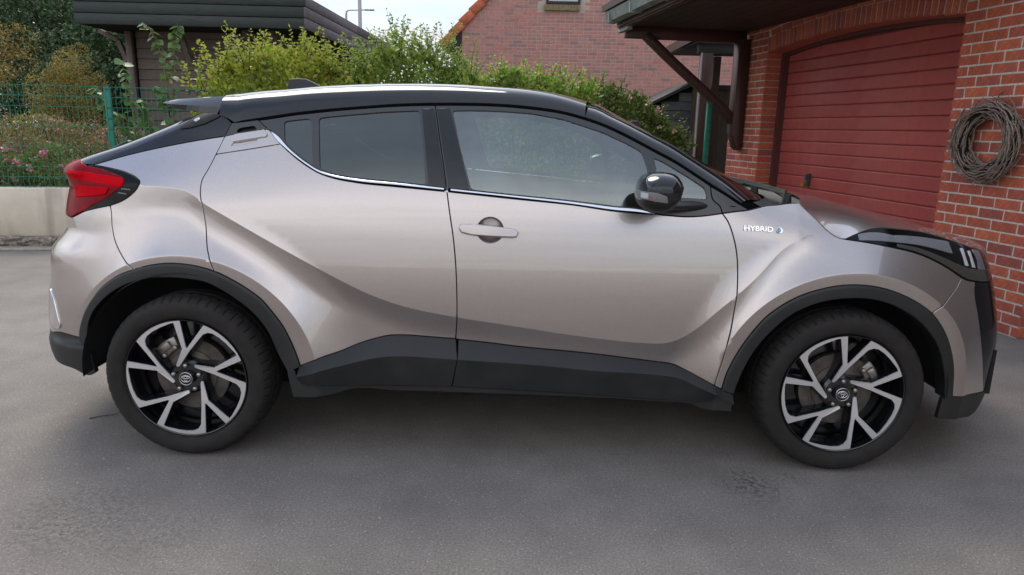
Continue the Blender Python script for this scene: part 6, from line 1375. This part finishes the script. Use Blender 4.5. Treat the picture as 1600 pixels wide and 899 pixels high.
def hedge(name, label, cat, x0, x1, yc, dep, zb, zt, n, leaf, mat, seed, nspr=30, hs=(.12, .4), group=None, ybulge=.0):
    """a clipped-loose shrub mass between x0 and x1: zt(x) its top"""
    rng = np.random.default_rng(seed); t = plant(name, ((x0+x1)/2, yc((x0+x1)/2), zb), label, cat, group); o = np.array(t.location)
    x = rng.uniform(x0, x1, n); T = zt(x)-.05+.06*np.sin(x*5.3+seed)+.06*np.sin(x*13.1+2*seed)+.03*np.sin(x*29+seed); v = rng.uniform(0, 1, n); a = rng.uniform(-1, 1, n)
    hh = rng.uniform(0, 1, n)**.75; z = zb+(T-zb)*hh; round_ = np.sqrt(np.clip(1-(np.clip(hh-.55, 0, 1)/.45)**2*.85, 0, 1)); w = dep*round_*(1+.16*np.sin(x*7.7+z*6+seed)+.10*np.sin(x*17+z*11))
    s = np.sign(a)*np.abs(a)**.45; y = yc(x)+w*s*1.0; end = np.minimum(x-x0, x1-x)/.35; k = (np.clip(end, 0, 1)**.5 > hh-.25)|(end > 1)
    # leave out pockets so that the mass has holes and clumps
    pk = np.sin(x*9.1+seed)*np.sin(z*11.3+seed*2)*np.sin((y)*9.7+seed); k &= (pk < .62)
    C = np.stack([x, y, z], 1)[k]-o; out = np.zeros_like(C); out[:, 1] = s[k]*.8; out[:, 2] = (hh[k]-.3)
    G = [leaf_geo(C, leaf, .62, .35, rng, dirs=out)]
    bs, lg = sprigs(nspr, lambda r: (lambda q: (q-o[0], float(yc(q))+r.normal()*dep*.35-o[1], float(zt(q))-.15-o[2]))(r.uniform(x0, x1)), lambda r, p: r.uniform(*hs), rng, .28, leaf*1.15)
    G.append(lg); V, F = join(G); cr = fast_mesh('foliage', V, F, M[mat], t, 'stuff')
    m = 26
    for i in range(m):
        q = rng.uniform(x0+.1, x1-.1); bs.tube([(q-o[0], float(yc(q))-o[1]+rng.normal()*.1, 0), (q-o[0]+rng.normal()*.12, float(yc(q))-o[1]+rng.normal()*.15, float(zt(q))-o[2]-.15)], [.012, .004], 5)
    bs.build('stems', M['bark'], t, True)['kind'] = 'stuff'
    return t
by = lambda x: 3.76+(x+5.2)*math.tan(RZ)          # line of the boundary wall
def build_plants():
    pl = lambda P: (lambda x: np.interp(x, [p[0] for p in P], [p[1] for p in P]))
    hedge('hedge', 'bright yellow-green shrub rising above the car roof in front of the shed', 'shrub', -3.6, -1.75, lambda x: by(x)+.47, .42, .56, pl([(-3.6, 1.75), (-3.3, 1.98), (-2.85, 2.08), (-2.33, 2.08), (-1.9, 1.98), (-1.75, 1.9)]), 15000, .064, 'leaf_lime', 3, 120, (.15, .48))
    hedge('tall_shrub', 'tall loose grey-green shrub between the shed and the brick house', 'shrub', -2.05, -.55, lambda x: by(x)+.60, .45, .56, pl([(-2.05, 1.9), (-1.75, 2.08), (-1.44, 2.28), (-1.1, 2.2), (-.7, 2.03), (-.55, 1.95)]), 17000, .056, 'leaf_mid', 5, 110, (.2, .58))
    hedge('hedge', 'dense mid-green hedge below the pink brick house wall', 'hedge', -.85, 1.05, lambda x: by(x)+.45, .42, .56, pl([(-.85, 2.02), (-.3, 1.98), (.33, 1.97), (1.05, 1.88)]), 19000, .060, 'leaf_hedge', 8, 110, (.1, .36))
    t = hedge('rose_hedge', 'darker green hedge with a few orange-pink blossoms beside the garage bracket', 'hedge', .80, 2.15, lambda x: by(x)+.45, .42, .56, pl([(.85, 1.9), (1.1, 1.87), (1.4, 1.76), (1.86, 1.5), (2.1, 1.3)]), 13000, .056, 'leaf_rose', 13, 60, (.1, .3))
    rng = np.random.default_rng(77); o = np.array(t.location)
    for x, z in ((1.62, 1.60), (1.50, 1.66), (1.66, 1.40), (1.28, 1.72), (1.83, 1.36)):
        V, F = leaf_geo(np.repeat([[x-o[0], by(x)+.02-o[1], z-o[2]]], 14, axis=0)+rng.normal(size=(14, 3))*.008, .035, .9, .2, rng); fast_mesh('blossom', V, F, M['petal_pale'], t)
    # flowering bushes behind the fence at the left
    specs = [(-9.4, -7.7, 1.52, 'leaf_spirea', 'russet-green flowering bush at the far left behind the mesh fence'), (-7.9, -6.1, 1.50, 'leaf_spirea', 'russet flowering bush behind the green fence post'), (-6.3, -4.6, 1.36, 'leaf_spirea', 'low russet flowering bush behind the car tail')]
    for i, (a, b, zt, mt, lab) in enumerate(specs):
        t = hedge('flowering_bush', lab, 'bush', a, b, lambda x: by(x)+1.25, .60, .56, pl([(a, zt-.12), ((a+b)/2, zt), (b, zt-.10)]), 12500, .036, mt, 30+i, 70, (.08, .22), 'flowering bushes behind the fence')
        o = np.array(t.location); rng = np.random.default_rng(50+i); G = []
        for k in range(46):
            x = rng.uniform(a, b); z = rng.uniform(.75, zt-.02); y = by(x)+.62+rng.uniform(-.05, .12)+.3*max(0, z-1.1); G.append(leaf_geo(np.repeat([[x-o[0], y-o[1], z-o[2]]], 12, axis=0)+rng.normal(size=(12, 3))*.014, .022, .9, .6, rng))
        V, F = join(G); fast_mesh('blossoms', V, F, M['petal'], t, 'stuff')
    t = hedge('rose_bush', 'low dark green bush with pink blossoms just above the concrete wall', 'bush', -8.6, -4.7, lambda x: by(x)+.50, .26, .56, pl([(-8.6, 1.02), (-6.5, 1.08), (-4.7, 1.0)]), 12000, .042, 'leaf_rose', 41, 30, (.06, .2))
    o = np.array(t.location); rng = np.random.default_rng(61)
    for k in range(30):
        x = rng.uniform(-7.6, -4.9); z = rng.uniform(.82, 1.12); V, F = leaf_geo(np.repeat([[x-o[0], by(x)+.24-o[1]+rng.uniform(-.03, .05), z-o[2]]], 22, axis=0)+rng.normal(size=(22, 3))*.014, .034, .95, .5, rng); fast_mesh('blossom', V, F, M['petal'] if k % 3 else M['petal_pale'], t)
    # shrubs and trees further back
    def tree(name, label, cat, loc, crown, n, leaf, mat, seed, lumps=26, lump=.34, trunk=.14, limbs=9, aspect=.6, droop=0., shell=.45):
        rng = np.random.default_rng(seed); t = plant(name, loc, label, cat)
        G = []
        for c, r, q in crown: G.append(leaf_geo(blob_points(int(n*q), c, r, rng, shell, lumps, lump), leaf, aspect, .3, rng, droop))
        V, F = join(G); cr = fast_mesh('crown', V, F, M[mat], t, 'stuff')
        b = MB(); top = max(c[2] for c, r, q in crown); b.tube([(0, 0, -.05), (rng.normal()*.1, rng.normal()*.1, top*.45), (rng.normal()*.15, rng.normal()*.15, top)], [trunk, trunk*.7, trunk*.2], 9)
        for i in range(limbs):
            c, r, q = crown[i % len(crown)]; h = rng.uniform(.35, .8)*top; e = np.array(c)+rng.normal(size=3)*np.array(r)*.45; b.tube([(0, 0, h), (e[0]*.5, e[1]*.5, (h+e[2])/2+.1), tuple(e)], [trunk*.35, trunk*.2, trunk*.06], 6)
        b.build('trunk', M['bark'], t, True)
    tree('amber_conifer', 'feathery amber-brown conifer at the far left edge', 'tree', (-9.55, 8.2, .56), [((.1, 0, 2.0), (1.3, 1.0, 1.0), .45), ((.55, -.2, 1.35), (1.1, .9, .7), .3), ((-.3, .1, 3.0), (1.1, .9, 1.0), .25)], 26000, .055, 'leaf_amber', 71, 34, .30, .12, 12, .35, .25)
    tree('dark_tree', 'tall dark green tree behind the shed corner at the left', 'tree', (-9.6, 11.8, .5), [((0, 0, 3.2), (2.2, 1.5, 1.8), .4), ((1.3, 0, 2.6), (1.5, 1.2, 1.6), .3), ((-.6, 0, 1.5), (2.0, 1.2, 1.2), .3)], 42000, .085, 'leaf_dark', 72, 44, .30, .2, 14)
    tree('dark_tree', 'broad dark tree low between the amber conifer and the shed', 'tree', (-8.0, 10.0, .5), [((0, 0, 1.3), (1.6, .9, 1.0), .5), ((.8, .3, 2.1), (1.1, .8, .9), .5)], 20000, .075, 'leaf_dark', 73, 30, .32, .14, 9)
    tree('backdrop_tree', 'dark tree at the very back left, sky showing through its crown', 'tree', (-15.5, 17, .3), [((0, 0, 4), (4.5, 1.8, 2.6), .6), ((3.5, 0, 3.0), (3.0, 1.8, 2.4), .4)], 26000, .16, 'leaf_dark', 74, 40, .34, .3, 10)
    tree('gold_shrub', 'golden-brown feathery shrub in front of the shed corner post', 'shrub', (-6.15, 6.3, .56), [((0, 0, 1.15), (.50, .35, .62), .6), ((-.25, 0, .75), (.62, .35, .45), .4)], 13000, .040, 'leaf_gold', 75, 26, .34, .03, 14, .35)
    # young lilac shoots with large leaves: every leaf its own piece
    t = plant('lilac_sapling', (-3.85, by(-3.85)+.42, .56), 'upright lilac shoots with large heart-shaped leaves in front of the shed wall', 'sapling'); rng = np.random.default_rng(90); o = np.array(t.location)
    hm = []
    for v in range(3):
        P = [(0, 0), (.16, .34), (.40, .46), (.70, .34), (1, 0)]; V = []; 
        for u, w in P: V += [(u, -w, .10*w-.10*u*u*(1+v*.5)), (u, 0, -.12*u*u*(1+v*.5)), (u, w, .10*w-.10*u*u*(1+v*.5))]
        F = []
        for i in range(4): F += [(3*i, 3*i+3, 3*i+4, 3*i+1), (3*i+1, 3*i+4, 3*i+5, 3*i+2)]
        me = bpy.data.meshes.new('leaf'); me.from_pydata(V, [], F); me.materials.append(M['leaf_big']); [setattr(p, 'use_smooth', True) for p in me.polygons]; hm.append(me)
    b = MB(); wires = [((-.10, 0, 0), (-.02, -.05, 1.25), (-.22, -.02, 1.80)), ((-.05, .0, 0), (.06, -.04, 1.3), (.16, -.05, 1.78)), ((-.30, .02, 0), (-.42, -.02, .85), (-.50, -.02, 1.42)), ((-.2, .02, 0), (-.62, -.05, .8), (-.80, -.08, 1.12)), ((.1, 0, 0), (.0, -.08, .8), (-.10, -.1, 1.15)), ((-.35, 0, 0), (-.40, -.1, .45), (-.55, -.1, .85)), ((-.15, 0, 0), (-.2, -.08, .6), (-.28, -.08, 1.0))]
    cnt = 0
    for wi, (a, m_, e) in enumerate(wires):
        a, m_, e = map(np.array, (a, m_, e)); Q = [(1-u)**2*a+2*u*(1-u)*(m_*2-(a+e)/2)+u*u*e for u in np.linspace(0, 1, 9)]; b.tube(Q, [.010*(1-.6*i/8) for i in range(9)], 6)
        for u in np.linspace(.34, 1, 15):
            c = (1-u)**2*a+2*u*(1-u)*(m_*2-(a+e)/2)+u*u*e
            for sgn in (-1, 1):
                ob = link('leaf', hm[cnt % 3], t); cnt += 1; yaw = (0 if sgn > 0 else PI)+rng.normal()*.7; ob.location = tuple(c); ob.rotation_euler = (rng.normal()*.6, rng.uniform(-.1, .95), yaw); s = rng.uniform(.070, .115); ob.scale = (s, s, s)
    b.build('stem', M['stem'], t, True)
build_plants()

# ------------------------------------------------------------------ litter on the asphalt
def build_litter():
    b = MB(); b.tube([(0, 0, .004), (.035, .02, .006), (.085, .035, .009), (.13, .075, .012)], [.003, .0025, .002, .001], 5); b.tube([(.085, .035, .009), (.10, .02, .010)], [.0015, .0008], 4)
    o = b.build('fallen_twig', M['bark'], None, True); o.location = (-1.949, -0.542, 0); tag(o, 'thin dry twig lying on the asphalt behind the rear tyre', 'twig')
    rng = np.random.default_rng(5); n = 260; C = np.stack([rng.uniform(-3.2, 3.0, n), rng.uniform(-3.0, 1.0, n), np.full(n, .003)], 1)
    V, F = leaf_geo(C, .011, .7, 2.5, rng, dirs=np.stack([rng.normal(size=n), rng.normal(size=n), np.zeros(n)], 1)); V[:, 2] = np.abs(V[:, 2]-.003)*.4+.003
    fast_mesh('grit', V, F, M['kerb'], None, 'stuff')
build_litter()
